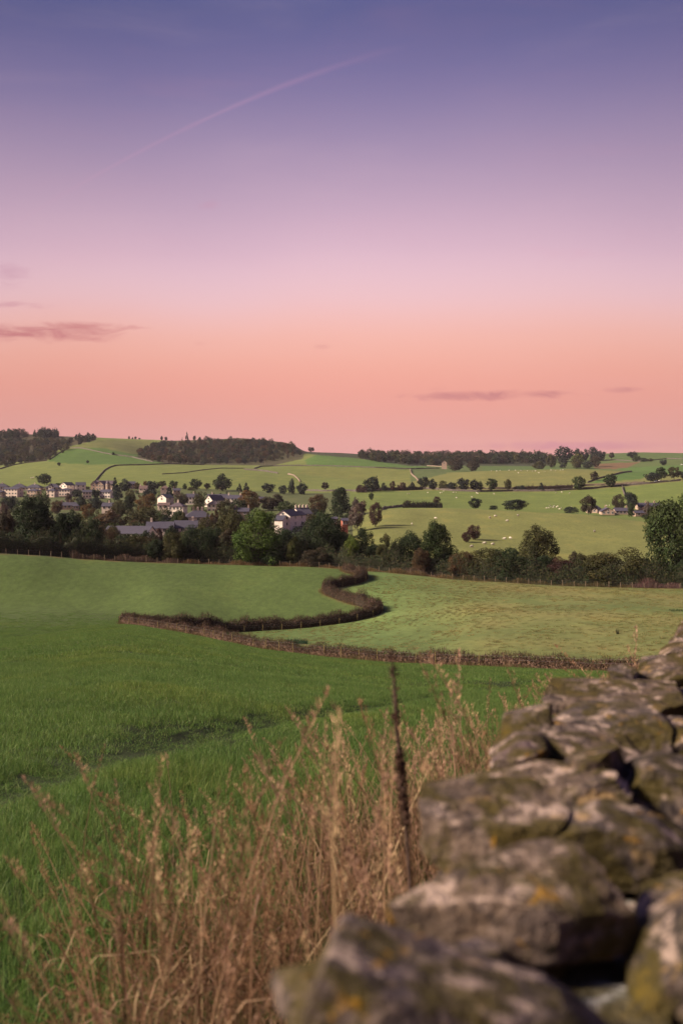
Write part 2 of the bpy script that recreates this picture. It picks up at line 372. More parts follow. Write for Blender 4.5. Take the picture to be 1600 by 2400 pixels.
# hedge lines of the fields below
H1 = smooth_path([P2(288, 146), P2(400, 137), P2(500, 128), P2(600, 119), P2(750, 110.5), P2(900, 104.5), P2(1100, 97.5), P2(1250, 93.5), P2(1420, 89), P2(1600, 85), P2(1850, 80)])
H2 = smooth_path([P2(292, 147), P2(400, 155), P2(560, 160), P2(700, 162), P2(800, 164), P2(860, 167), P2(884, 171), P2(868, 176), P2(800, 184), P2(766, 189), P2(775, 193), P2(822, 196),
                  P2(850, 200), P2(842, 205), P2(815, 209), P2(812, 213)])
FENCE_PX = [-120, 0, 90, 185, 300, 400, 520, 650, 735, 800, 850, 900, 985, 1050, 1200, 1345, 1540, 1700, 1900]
def fence_y(px): return np.interp(px, PXG, YT[7])
FEN = smooth_path([P2(p, float(fence_y(p)) + 0.8) for p in FENCE_PX])
RFIELD = np.vstack([H2, FEN[[p[0] > P2(812, 213)[0] for p in FEN]], [[150, 190], [150, 60]], H1[::-1]])

# ------------------------------------------------------------------ ground sheet
def build_ground():
    ys = np.r_[np.linspace(-14, 2.5, 24), np.geomspace(2.6, 2700, 600)]
    us = np.linspace(-1, 1, 620); us = np.sign(us) * np.abs(us) ** 1.15 * 0.62
    Yg, Ug = np.meshgrid(ys, us, indexing='ij'); Xg = Ug * (np.maximum(Yg, -10) + 26)
    x, y = Xg.ravel(), Yg.ravel(); z = terr(x, y)
    nr, nc = Yg.shape; idx = np.arange(nr * nc).reshape(nr, nc)
    f = np.stack([idx[:-1, :-1], idx[:-1, 1:], idx[1:, 1:], idx[1:, :-1]], -1).reshape(-1, 4)
    px = CX + F * x / np.maximum(y, 1.5)
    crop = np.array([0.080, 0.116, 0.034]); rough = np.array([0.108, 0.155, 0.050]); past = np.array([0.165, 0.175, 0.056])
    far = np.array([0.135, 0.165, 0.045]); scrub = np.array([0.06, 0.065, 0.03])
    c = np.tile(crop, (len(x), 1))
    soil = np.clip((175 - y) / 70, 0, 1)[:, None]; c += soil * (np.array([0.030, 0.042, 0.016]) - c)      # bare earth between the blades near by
    inr = inpoly(x, y, RFIELD); c[inr] = rough
    fy = np.interp(np.clip(px, -600, 2200), PXG, YT[7])
    beyond = y > fy + 1.0; c[beyond] = scrub
    c[beyond & (y > 330) & (px > 825)] = past
    Y8 = np.interp(px, PXG, YT[11]); Y10 = np.interp(px, PXG, YT[13]); Y11 = np.interp(px, PXG, YT[14])
    c[beyond & (y > Y8 - 2) & (px > 815)] = far * (0.95, 1.0, 0.95)
    vil = beyond & (px < 820) & (y > 300); c[vil] = np.array([0.085, 0.10, 0.04])
    c[(y > Y10 - 5)] = far * (1.02, 1.0, 1.0)
    c[(y > Y10 - 5) & (px > 925)] = past * (0.98, 0.95, 0.95)
    c[(y > Y11 + 40) & (px > 925)] = np.array([0.09, 0.125, 0.04])
    for poly, colr in FARFIELDS:
        P = np.array(poly, float); pyv = HY - F * z / np.maximum(y, 1)
        m = inpoly(px, pyv, P) & (y > 900); c[m] = colr
    # large soft variation in the sward, tan grazed patches in the rough field, brown margin beside the front hedge
    n1 = fbm(x, y, 22.0, 1.0); n2 = fbm(x, y * 1.0, 6.0, 5.0)
    k = np.where(y > 300, 0.6, 1.0) * np.where(inr, 1.6, 0.35)
    c *= (1 + 0.14 * k * n1 + 0.10 * k * n2)[:, None]
    tan = np.clip(n1 * 0.7 + 0.45 + 0.3 * n2, 0, 1) * inr; tan *= np.clip((px - 900) / 250, 0, 1)
    c += (tan * 0.6)[:, None] * (np.array([0.24, 0.175, 0.07]) - c)
    for path, half, colr, side in ((H1, 1.1, (0.14, 0.105, 0.05), 0), (H2[-60:], 1.2, (0.17, 0.125, 0.06), 0), (FEN, 0.9, (0.14, 0.10, 0.045), 0)):
        near = np.where((y > 75) & (y < 235))[0]; Q, _ = resample(path, 1.0)
        dmin = np.full(len(near), 99.0)
        for q in Q: dmin = np.minimum(dmin, (x[near] - q[0]) ** 2 + (y[near] - q[1]) ** 2)
        wgt = np.clip(1.3 - np.sqrt(dmin) / half, 0, 1)
        c[near] += wgt[:, None] * (np.array(colr) - c[near])
    m, nb = new_mat('ground_sward'); t = nb.n('ShaderNodeTexCoord'); v = t.outputs['Object']
    atn = nb.n('ShaderNodeAttribute', attribute_name='vcol'); base = atn.outputs['Color']
    cd = nb.n('ShaderNodeMapping'); nb.link(v, cd.inputs[0]); cd.inputs['Scale'].default_value = (1, 0.55, 1)
    na = nb.noise(cd.outputs[0], 0.9, 6.0, 0.65); nc_ = nb.noise(cd.outputs[0], 0.07, 5.0, 0.6); nf = nb.noise(cd.outputs[0], 6.0, 5.0, 0.7)
    k1 = nb.m('ADD', 0.45, nb.m('MULTIPLY', na, 1.1)); k2 = nb.m('ADD', 0.7, nb.m('MULTIPLY', nc_, 0.6)); k3 = nb.m('ADD', 0.6, nb.m('MULTIPLY', nf, 0.8))
    kk = nb.m('MULTIPLY', nb.m('MULTIPLY', k1, k2), nb.m('MULTIPLY', k3, 0.74))
    g = nb.n('ShaderNodeCombineColor'); [nb.link(kk, g.inputs[i]) for i in range(3)]
    col = nb.mix(1.0, base, g.outputs[0], 'MULTIPLY')
    col = nb.mix(nb.m('MULTIPLY', nb.sstep(nc_, 0.52, 0.75), 0.25), col, nb.mix(1.0, base, (1.45, 1.02, 0.8), 'MULTIPLY'))
    hgt = nb.m('ADD', na, nb.m('MULTIPLY', nf, 0.35))
    finish(m, nb, col, 0.9, hgt, 0.5, 0.14, spec=0.1)
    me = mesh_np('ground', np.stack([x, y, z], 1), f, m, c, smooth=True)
    return ob('ground', me, kind='structure', label='rolling farmland of green and straw coloured fields')
FARFIELDS = [
 ([(112, 1080), (150, 1053), (240, 1048), (330, 1067), (400, 1085), (300, 1088), (230, 1089), (150, 1086)], (0.075, 0.13, 0.03)),
 ([(160, 1050), (240, 1032), (360, 1032), (325, 1065), (300, 1062), (240, 1050)], (0.13, 0.14, 0.045)),
 ([(715, 1078), (745, 1064), (1030, 1098), (800, 1095), (720, 1092)], (0.085, 0.15, 0.035)),
 ([(720, 1093), (800, 1096), (960, 1101), (965, 1130), (830, 1125), (700, 1112)], (0.145, 0.16, 0.045)),
 ([(965, 1101), (1040, 1098), (1045, 1110), (960, 1130)], (0.085, 0.115, 0.04)),
 ([(1130, 1090), (1290, 1088), (1330, 1100), (1130, 1104)], (0.085, 0.13, 0.04)),
 ([(1430, 1062), (1620, 1060), (1620, 1076), (1440, 1086)], (0.085, 0.125, 0.04)),
 ([(1390, 1087), (1500, 1083), (1460, 1100), (1390, 1098)], (0.15, 0.095, 0.05)),
 ([(1440, 1098), (1620, 1088), (1620, 1110), (1500, 1112)], (0.08, 0.14, 0.035)),
 ([(1375, 1133), (1460, 1107), (1520, 1108), (1505, 1122)], (0.08, 0.145, 0.035)),
 ([(700, 1060), (715, 1056), (860, 1060), (1280, 1062), (1290, 1092), (960, 1092), (835, 1074), (740, 1066)], (0.05, 0.055, 0.03)),
 ([(-60, 1010), (230, 1020), (225, 1032), (140, 1052), (110, 1080), (-60, 1086)], (0.07, 0.06, 0.035)),
 ([(320, 1072), (345, 1045), (400, 1026), (640, 1026), (715, 1056), (710, 1075), (640, 1091), (400, 1088)], (0.065, 0.06, 0.03)),
]
build_ground()
# ------------------------------------------------------------------ foliage builders
def unit(n, g):
    v = g.normal(size=(n, 3)); return v / np.linalg.norm(v, axis=1, keepdims=True)
def leaf_quads(P, N, size, g, asp=0.62):
    """diamond leaf sprays at P facing N"""
    n = len(P); N = N / (np.linalg.norm(N, axis=1, keepdims=True) + 1e-9)
    t = np.cross(N, unit(n, g)); t /= (np.linalg.norm(t, axis=1, keepdims=True) + 1e-9); s = np.cross(N, t)
    sz = (size * g.uniform(0.6, 1.35, n))[:, None] if np.isscalar(size) else (size * g.uniform(0.6, 1.35, n))[:, None]
    V = np.stack([P - t * sz, P - s * sz * asp + N * sz * 0.15, P + t * sz, P + s * sz * asp + N * sz * 0.15], 1).reshape(-1, 3)
    return V, np.arange(4 * n).reshape(n, 4)
def lobes_of(kind, g):
    L = []; sk = np.r_[g.uniform(0, 6.28, 2), g.uniform(-.05, .05, 2)]
    if kind == 'round':
        for i in range(44):
            d = unit(1, g)[0]; r = g.uniform(0.86, 1.06)
            L.append((np.array([d[0] * 0.36 * r * (1 + .13 * math.sin(3 * d[0] + sk[0] + 2 * d[2])) + sk[2], d[1] * 0.36 * r + sk[3], 0.50 + d[2] * 0.37 * r * (1 + .13 * math.sin(2.6 * d[0] + 3 * d[1] + sk[1]))]), g.uniform(0.06, 0.15)))
        L.append((np.array([0, 0, 0.52]), 0.31))
        L.append((np.array([0, 0, 0.30]), 0.25))
    elif kind == 'loose':
        for i in range(52):
            d = unit(1, g)[0]; r = g.uniform(0.45, 1.0)
            L.append((np.array([d[0] * 0.40 * r, d[1] * 0.40 * r, 0.52 + d[2] * 0.42 * r]), g.uniform(0.05, 0.12)))
    elif kind == 'bush':
        for i in range(46):
            d = unit(1, g)[0]; zz = g.uniform(0.05, 0.88); rr = 0.40 * math.sqrt(max(0.05, 1 - max(0, (zz - 0.35) / 0.6) ** 2))
            L.append((np.array([d[0] * rr, d[1] * rr, zz]), g.uniform(0.06, 0.14)))
        L.append((np.array([0, 0, 0.42]), 0.36))
    elif kind == 'conifer':
        for i in range(34):
            zz = g.uniform(0.10, 0.97); a = g.uniform(0, 6.28); rr = 0.36 * (1 - zz) + 0.02
            L.append((np.array([math.cos(a) * rr, math.sin(a) * rr, zz]), 0.05 + 0.10 * (1 - zz)))
    elif kind == 'tall':
        for i in range(46):
            d = unit(1, g)[0]; zz = g.uniform(0.08, 0.94); rr = 0.36 * math.sin(math.pi * min(1, (zz + 0.05)) ** 0.8) ** 0.6
            L.append((np.array([d[0] * rr, d[1] * rr, zz]), g.uniform(0.06, 0.13)))
        L.append((np.array([0, 0, 0.35]), 0.26)); L.append((np.array([0, 0, 0.62]), 0.26))
    return L
def crown_np(kind, n, leaf, seed):
    g = np.random.default_rng(seed); Ps, Ns, Cs = [], [], []
    L = lobes_of(kind, g); tot = sum(r * r for _, r in L)
    for c, r in L:
        k = max(3, int(n * r * r / tot)); d = unit(k, g)
        flat = 0.62 if kind == 'conifer' else 0.9
        rad = r * (0.72 + 0.36 * g.random(k) ** 0.6) * (1 + 0.22 * np.sin(d[:, 0] * 7 + d[:, 1] * 5 + c[0] * 30) * np.cos(d[:, 2] * 6 + c[1] * 20))
        P = c + d * rad[:, None] * np.array([1, 1, flat])
        Ps.append(P); Ns.append(d + 0.75 * unit(k, g) + np.array([0, 0, 0.25]))
        lb = g.uniform(0.78, 1.22); hue = g.uniform(-0.10, 0.14)
        br = lb * g.uniform(0.75, 1.25, k)
        Cs.append(np.stack([br * (1 + hue), br, br * (1 - 0.5 * hue)], 1))
    P, N, C_ = np.vstack(Ps), np.vstack(Ns), np.vstack(Cs)
    m = P[:, 2] > 0.015; P, N, C_ = P[m], N[m], C_[m]
    V, f = leaf_quads(P, N, leaf, g)
    V[:, 2] = np.maximum(V[:, 2], 0.0) / max(1e-6, np.percentile(V[:, 2], 99.8))
    s = np.percentile(np.hypot(V[:, 0], V[:, 1]), 98.5); V[:, :2] *= 0.5 / s
    return V, f, np.repeat(C_, 4, axis=0)
def trunk_mesh(kind, seed):
    g = random.Random(seed); mb = MB(); top = {'conifer': 0.95, 'bush': 0.5}.get(kind, 0.55)
    p = [(0, 0, -0.04), (0.006, 0.0, 0.1), (g.uniform(-.02, .02), g.uniform(-.02, .02), top * 0.55), (g.uniform(-.03, .03), g.uniform(-.03, .03), top)]
    mb.tube(p, [0.030, 0.022, 0.016, 0.007], 7)
    for i in range(6):
        a = g.uniform(0, 6.28); z0 = g.uniform(0.12 if kind != 'round' else 0.2, top * 0.8); L = g.uniform(0.16, 0.30)
        q = (math.cos(a) * L, math.sin(a) * L, z0 + g.uniform(0.12, 0.28))
        mb.tube([(p[1][0], p[1][1], z0), (q[0] * 0.5, q[1] * 0.5, z0 + (q[2] - z0) * 0.45), q], [0.012, 0.009, 0.003], 5)
    return mb.mesh('trunk', M_BARK, True)
def bare_mesh(seed, n=260):
    """leafless or nearly leafless crown: forking twigs"""
    g = random.Random(seed); mb = MB()
    def grow(p, d, L, r, lev):
        q = p + d * L; mb.tube([p, p + d * L * 0.5 + Vector((g.uniform(-1, 1), g.uniform(-1, 1), 0)) * L * 0.06, q], [r, r * 0.85, r * 0.65], 4, False)
        if lev == 0: return
        for k in range(3 if lev > 1 else 4):
            nd = (d + Vector((g.uniform(-1, 1), g.uniform(-1, 1), g.uniform(-0.25, 0.7))) * 0.75).normalized()
            grow(p + d * L * g.uniform(0.55, 1.0), nd, L * g.uniform(0.6, 0.8), r * 0.55, lev - 1)
    for k in range(3):
        grow(Vector((g.uniform(-.03, .03), g.uniform(-.03, .03), -0.02)), Vector((g.uniform(-.3, .3), g.uniform(-.3, .3), 1)).normalized(), 0.32, 0.016, 4)
    v = np.array(mb.v); v[:, 2] /= v[:, 2].max(); v[:, :2] *= 0.5 / np.percentile(np.hypot(v[:, 0], v[:, 1]), 98)
    mb.v = v.tolist()
    return mb.mesh('crown', M_TWIG)
M_TWIG, _nb = new_mat('twigs'); _oi = _nb.n('ShaderNodeObjectInfo'); finish(M_TWIG, _nb, _oi.outputs['Color'], 0.9)
KINDS = {}
def proto(kind, lod, var):
    key = (kind, lod, var)
    if key not in KINDS:
        if kind == 'bare': KINDS[key] = (bare_mesh(50 + var), None)
        else:
            n, leaf = {0: (17000, 0.0135), 1: (4200, 0.025), 2: (1300, 0.046)}[lod]
            if kind in ('loose',): n = int(n * 1.1)
            V, f, c = crown_np(kind, n, leaf, sum(map(ord, kind)) * 31 + lod * 7 + var)
            KINDS[key] = (mesh_np('crown', V, f, M_LEAF, c), trunk_mesh(kind, var + 3))
    return KINDS[key]
CLR = dict(dg=(.024, .038, .014), mg=(.036, .056, .016), bg=(.062, .105, .018), ol=(.056, .055, .018), br=(.085, .052, .025), og=(.120, .066, .020), rd=(.058, .028, .024),
           bl=(.021, .030, .024), gy=(.13, .098, .085), lm=(.10, .135, .022), yg=(.075, .085, .022), bd=(.052, .042, .025), pk=(.16, .095, .08))
def tree(name, label, kind, colr, px, top, w, Y=None, base=None, var=None, cat='tree', group=None, lean=0):
    """px/top/base/w: bearing, crown top, foot and crown width as sighted; Y the distance when the foot is out of sight"""
    if Y is None: x, Yd, z = hit(px, base)[0]
    else: x, Yd, z = at(px, Y)
    h = (-(top - HY) / F * Yd) - z; wid = w / F * Yd
    lod = 0 if Yd < 300 else (1 if Yd < 720 else 2)
    var = (int(px) * 7 + int(top)) % (3 if lod == 0 else 6) if var is None else var
    cr, tr = proto(kind, lod, var)
    e = empty(name, (x, Yd, z - 0.05), (px * 0.37) % 6.28, label=label, cat=cat, group=group)
    if lean: e.rotation_euler[1] = lean
    c = bpy.data.objects.new('crown', cr); link(c, e); c.scale = (wid, wid, h); c.color = (*CLR[colr], 1)
    if tr is not None:
        t = bpy.data.objects.new('trunk', tr); link(t, e); k = min(wid, h); t.scale = (k, k, h)
    return e
T = tree
# --- trees and bushes along the fence at the foot of the fields (about 210 m off)
FENCE_TREES = [
 ('broadleaf_tree', 'brown autumn tree at the left edge beside the tall dark multi-stemmed tree', 'loose', 'bd', 14, 1196, 74, 238),
 ('broadleaf_tree', 'tall dark green multi-stemmed tree at the left end of the hedgerow', 'tall', 'dg', 76, 1163, 112, 221),
 ('broadleaf_tree', 'dark green tree just right of the tall multi-stemmed tree', 'loose', 'dg', 152, 1196, 84, 232),
 ('broadleaf_tree', 'dark green tree with rounded right shoulder left of the long slate roof', 'round', 'dg', 212, 1217, 78, 228),
 ('shrub', 'brownish shrub below the dark trees by the reeds', 'bush', 'bd', 168, 1266, 56, 220),
 ('young_tree', 'small upright green tree in front of the dark trees', 'tall', 'mg', 207, 1249, 34, 219),
 ('shrub', 'grey-brown shrub beneath the long slate roof', 'bush', 'bd', 264, 1262, 78, 222),
 ('shrub', 'olive shrub below the right end of the long slate roof', 'bush', 'ol', 322, 1255, 66, 224),
 ('shrub', 'dark low shrub before the long pale terrace', 'bush', 'dg', 362, 1264, 66, 223),
 ('broadleaf_tree', 'olive-brown rounded tree below the long pale terrace', 'bush', 'ol', 408, 1247, 62, 222),
 ('broadleaf_tree', 'dark green wide tree left of the bright green tree', 'round', 'dg', 470, 1231, 104, 226),
 ('broadleaf_tree', 'dull brown-green tree squeezed against the left side of the bright green tree', 'tall', 'bd', 535, 1240, 66, 226),
 ('broadleaf_tree', 'bright green rounded tree, the brightest of the hedgerow', 'bush', 'bg', 605, 1194, 124, 223),
 ('broadleaf_tree', 'olive tree rising behind the left shoulder of the bright green tree', 'round', 'ol', 543, 1194, 92, 262),
 ('shrub', 'low dark shrub at the foot of the bright green tree', 'bush', 'dg', 640, 1288, 64, 221),
 ('young_tree', 'slim pale green young tree right of the bright green tree', 'tall', 'yg', 689, 1257, 36, 221),
 ('broadleaf_tree', 'large dark green tree in front of the white gabled house', 'round', 'dg', 754, 1199, 112, 226),
 ('shrub', 'brown-green shrub below the large dark tree by the white house', 'bush', 'bd', 735, 1282, 80, 220),
 ('young_tree', 'lime green small tree right of the large dark tree', 'round', 'lm', 822, 1254, 42, 219),
 ('broadleaf_tree', 'dark rounded tree behind the lime green small tree', 'round', 'dg', 852, 1237, 70, 226),
 ('shrub', 'maroon leaved shrub in front of the dark rounded tree', 'bush', 'rd', 838, 1294, 44, 221),
 ('thin_tree', 'thin sparse olive tree between two dark trees', 'loose', 'ol', 905, 1252, 50, 217),
 ('broadleaf_tree', 'dark green tree left of the tall loose green tree', 'round', 'dg', 957, 1245, 84, 219),
 ('broadleaf_tree', 'tall loose-crowned green tree standing against the sheep field', 'tall', 'mg', 1022, 1221, 90, 218),
 ('shrub', 'reddish-brown shrub at the foot of the tall loose green tree', 'bush', 'br', 987, 1284, 48, 213),
 ('shrub', 'orange-brown bush at the left end of the long dark thicket', 'bush', 'br', 1078, 1292, 66, 212),
 ('shrub', 'olive mound of bush in the thicket right of the orange-brown bush', 'bush', 'ol', 1128, 1284, 110, 213),
 ('shrub', 'dark blue-green bush in the middle of the thicket', 'bush', 'dg', 1202, 1285, 122, 211),
 ('broadleaf_tree', 'round-headed olive tree standing above the thicket before the sheep field', 'bush', 'ol', 1259, 1231, 106, 222),
 ('shrub', 'dark red bush left of the wide olive bush', 'bush', 'rd', 1322, 1304, 88, 208),
 ('shrub', 'brownish bush behind the dark red bush', 'bush', 'bd', 1345, 1292, 66, 214),
 ('shrub', 'very wide domed olive bush along the fence', 'bush', 'ol', 1430, 1283, 182, 208),
 ('broadleaf_tree', 'very large green tree at the right edge, tallest of the hedgerow', 'round', 'mg', 1584, 1160, 172, 209),
 ('shrub', 'brown bramble bush at the foot of the very large green tree', 'bush', 'bd', 1530, 1325, 80, 203),
 ('shrub', 'dark bush beneath the very large tree at the picture edge', 'bush', 'dg', 1600, 1310, 96, 204),
 ('shrub', 'dark bush in front of the tall multi-stemmed tree at the left', 'bush', 'dg', 118, 1262, 70, 226),
 ('shrub', 'shadowy bush at the far left beneath the brown autumn tree', 'bush', 'dg', 22, 1250, 70, 230),
 ('broadleaf_tree', 'russet tree half hidden behind the tall multi-stemmed tree', 'round', 'br', 118, 1212, 70, 262),
 ('broadleaf_tree', 'olive tree rising behind the two dark trees left of the slate roof', 'round', 'ol', 184, 1203, 66, 268),
 ('broadleaf_tree', 'orange-brown tree left of the long slate roof', 'round', 'br', 250, 1232, 62, 256),
 ('broadleaf_tree', 'olive tree covering the left end of the long slate roof', 'round', 'ol', 262, 1226, 54, 290),
 ('broadleaf_tree', 'dark tree in front of the joint of the pale terrace', 'round', 'dg', 402, 1232, 42, 300),
 ('shrub', 'dark rounded bush under the middle of the long slate roof', 'bush', 'dg', 292, 1252, 70, 240),
 ('shrub', 'russet bush between slate roof end and pale terrace', 'bush', 'br', 344, 1258, 52, 238),
 ('broadleaf_tree', 'yellowish tree before the right end of the pale terrace', 'round', 'yg', 440, 1244, 56, 246),
 ('broadleaf_tree', 'dark tree between the wide dark tree and the brown-green tree', 'round', 'dg', 502, 1236, 72, 244),
 ('broadleaf_tree', 'orange-tinted tree behind the dull brown-green tree', 'round', 'og', 566, 1222, 56, 262),
 ('broadleaf_tree', 'dark tree right behind the bright green tree', 'round', 'dg', 662, 1240, 66, 236),
 ('shrub', 'olive bush between the slim pale tree and the large dark tree', 'bush', 'ol', 712, 1268, 56, 228),
 ('broadleaf_tree', 'dark olive tree right of the large dark tree', 'round', 'dg', 796, 1240, 60, 238),
 ('shrub', 'dark bush between the rounded tree and the thin sparse tree', 'bush', 'dg', 882, 1274, 54, 222),
 ('shrub', 'dark bush filling the gap right of the thin sparse tree', 'bush', 'dg', 928, 1272, 50, 224),
 ('shrub', 'dark bush at the right foot of the tall green tree', 'bush', 'dg', 1052, 1296, 58, 216),
 ('shrub', 'dark bush under the round-headed olive tree', 'bush', 'dg', 1266, 1302, 86, 212),
 ('shrub', 'dark olive bush left of the very wide domed bush', 'bush', 'ol', 1372, 1300, 70, 211),
 ('shrub', 'dark bush between the very wide bush and the very large tree', 'bush', 'dg', 1498, 1308, 66, 208),
]
for name, lab, kind, c, px, top, wd, Y in FENCE_TREES: T(name, lab, kind, c, px, top, wd, Y, cat='tree' if 'tree' in name else 'shrub', group='trees and bushes along the lower fence')
# --- trees among the village houses (350 to 900 m)
VILLAGE_TREES = [
 ('grey lilac bare tree at the left edge above the brown autumn tree', 'loose', 'gy', 10, 1180, 46, 330),
 ('brown-orange loose tree at left of the village gardens', 'loose', 'br', 8, 1205, 60, 300),
 ('dark low tree below the white three-storey flats', 'round', 'bl', 22, 1163, 52, 640),
 ('blue-green tree standing behind the tall multi-stemmed tree', 'round', 'mg', 95, 1146, 46, 560),
 ('big dome-shaped dark tree on the hillside above the village roofs', 'round', 'dg', 105, 1109, 40, 935),
 ('small dark tree between the domed tree and the white gables', 'round', 'dg', 137, 1132, 14, 930),
 ('dark tree below the right-hand white house', 'round', 'bl', 180, 1147, 30, 800),
 ('purple-brown bare tree below the flat-topped white house', 'loose', 'gy', 160, 1155, 18, 700),
 ('dark green trees-row tree in front of the white cottage', 'round', 'bl', 224, 1147, 28, 790),
 ('dark pointed conifer beside the stone school', 'conifer', 'bl', 270, 1119, 18, 870),
 ('broad dark tree right of the stone school', 'round', 'bl', 293, 1122, 34, 860),
 ('dark tree in front of the stone school turret', 'tall', 'bl', 275, 1142, 26, 760),
 ('olive tree below the broad dark school tree', 'round', 'ol', 306, 1145, 26, 700),
 ('russet tree beside the slate roof right of the school', 'loose', 'br', 322, 1130, 16, 880),
 ('broad dark maroon tree in the middle of the upper village', 'round', 'bl', 358, 1127, 34, 860),
 ('dark blue-green tree below the maroon tree', 'round', 'bl', 350, 1146, 40, 760),
 ('orange tree behind the white chimney house', 'loose', 'og', 342, 1127, 14, 900),
 ('dark conifer between the two bungalows', 'conifer', 'bl', 398, 1137, 20, 800),
 ('mid-green tree behind the upper bungalow', 'round', 'mg', 408, 1126, 24, 900),
 ('small upright tree right of the bungalows', 'tall', 'mg', 433, 1133, 12, 890),
 ('grey-green tree above the bungalow roof', 'loose', 'ol', 380, 1127, 22, 910),
 ('dark green oak left of the giant oak behind the terrace roofs', 'round', 'dg', 459, 1122, 30, 890),
 ('dark shrub beside the lamp post behind the terrace roofs', 'bush', 'ol', 448, 1141, 18, 880),
 ('small bare reddish tree left of the giant oak', 'loose', 'bd', 486, 1132, 18, 890),
 ('giant spreading dark oak behind the slate terrace roofs', 'round', 'dg', 521, 1110, 50, 885),
 ('small conifer right of the giant oak', 'conifer', 'bl', 561, 1133, 15, 880),
 ('dark spruce second right of the giant oak', 'conifer', 'bl', 577, 1131, 18, 880),
 ('square-topped dark tree alone in the hillside field edge', 'round', 'bl', 630, 1132, 34, 870),
 ('dark round tree left of the tall pointed tree by the field', 'round', 'bl', 664, 1137, 24, 850),
 ('tall pointed dark tree by the pinkish field wall', 'tall', 'bl', 684, 1122, 18, 860),
 ('dark round tree right of the tall pointed tree', 'round', 'bl', 707, 1129, 30, 850),
 ('dark maroon tree below the upper terrace roofs', 'round', 'bd', 425, 1152, 36, 680),
 ('tall olive tree in front of the terrace roofs', 'tall', 'ol', 468, 1152, 34, 620),
 ('orange and olive tree at the right end of the terrace', 'round', 'og', 584, 1148, 56, 600),
 ('low dark tree beneath the orange and olive tree', 'bush', 'dg', 560, 1170, 50, 560),
 ('russet shrub beside the hipped slate house', 'loose', 'br', 503, 1193, 26, 430),
 ('olive tree right of the hipped slate house', 'round', 'ol', 482, 1203, 40, 400),
 ('olive-green tree behind the orange shrub in the middle village', 'round', 'ol', 528, 1170, 44, 520),
 ('grey-brown leafy tree left of the white gabled house', 'loose', 'bd', 640, 1158, 70, 600),
 ('low green tree before the roofs left of the white gabled house', 'round', 'mg', 668, 1175, 50, 560),
 ('large russet tree right of the white gabled house', 'round', 'br', 742, 1158, 54, 520),
 ('tall dark tree right of the large russet tree', 'tall', 'dg', 797, 1142, 58, 500),
 ('grey twiggy tree beside the red brick shed', 'loose', 'gy', 838, 1166, 44, 420),
 ('dark maroon tree at the end of the village by the sheep field', 'round', 'rd', 879, 1177, 36, 430),
 ('wide olive tree above the long slate roof', 'round', 'ol', 338, 1187, 92, 460),
 ('russet-brown tree left of the wide olive tree', 'loose', 'br', 262, 1194, 74, 450),
 ('orange tree behind the russet-brown garden tree', 'round', 'og', 206, 1180, 36, 540),
 ('golden orange tree in the middle of the village gardens', 'round', 'og', 345, 1157, 50, 620),
 ('dark green pair tree below the golden orange tree', 'tall', 'dg', 300, 1162, 36, 580),
 ('olive tree beside the small purple roof', 'round', 'ol', 277, 1172, 40, 560),
 ('blue-green tree below the white cottage', 'round', 'bl', 226, 1166, 44, 640),
 ('dark tree right of the small purple-roofed terrace', 'tall', 'bl', 190, 1160, 26, 640),
 ('brown tree left of the small purple-roofed terrace', 'round', 'br', 135, 1174, 34, 600),
 ('green tree in front of the white hipped house', 'round', 'mg', 386, 1185, 40, 500),
 ('small green garden tree below the white hipped house', 'round', 'mg', 416, 1194, 28, 470),
 ('grey-green garden tree left of the hipped slate house', 'loose', 'ol', 428, 1200, 24, 450),
 ('dark garden tree hiding the left part of the long pale terrace', 'round', 'dg', 350, 1243, 46, 320),
 ('olive garden tree hiding the foot of the long pale terrace', 'bush', 'ol', 425, 1247, 40, 315),
 ('dark garden tree below the long dark slate roof', 'bush', 'bd', 300, 1251, 60, 310),
 ('green garden bush below the long pale terrace', 'bush', 'mg', 398, 1240, 36, 330),
 ('green garden bush right of the small pink gable', 'bush', 'yg', 470, 1232, 46, 320),
 ('reddish garden bush below the long slate roof end', 'loose', 'rd', 368, 1238, 40, 330),
 ('brown tree at the corner of the small stone gable above the village', 'loose', 'bd', 205, 1140, 12, 880),
]
for lab, kind, c, px, top, wd, Y in VILLAGE_TREES: T('garden_tree', lab, kind, c, px, top, wd, Y, group='trees among the village houses')
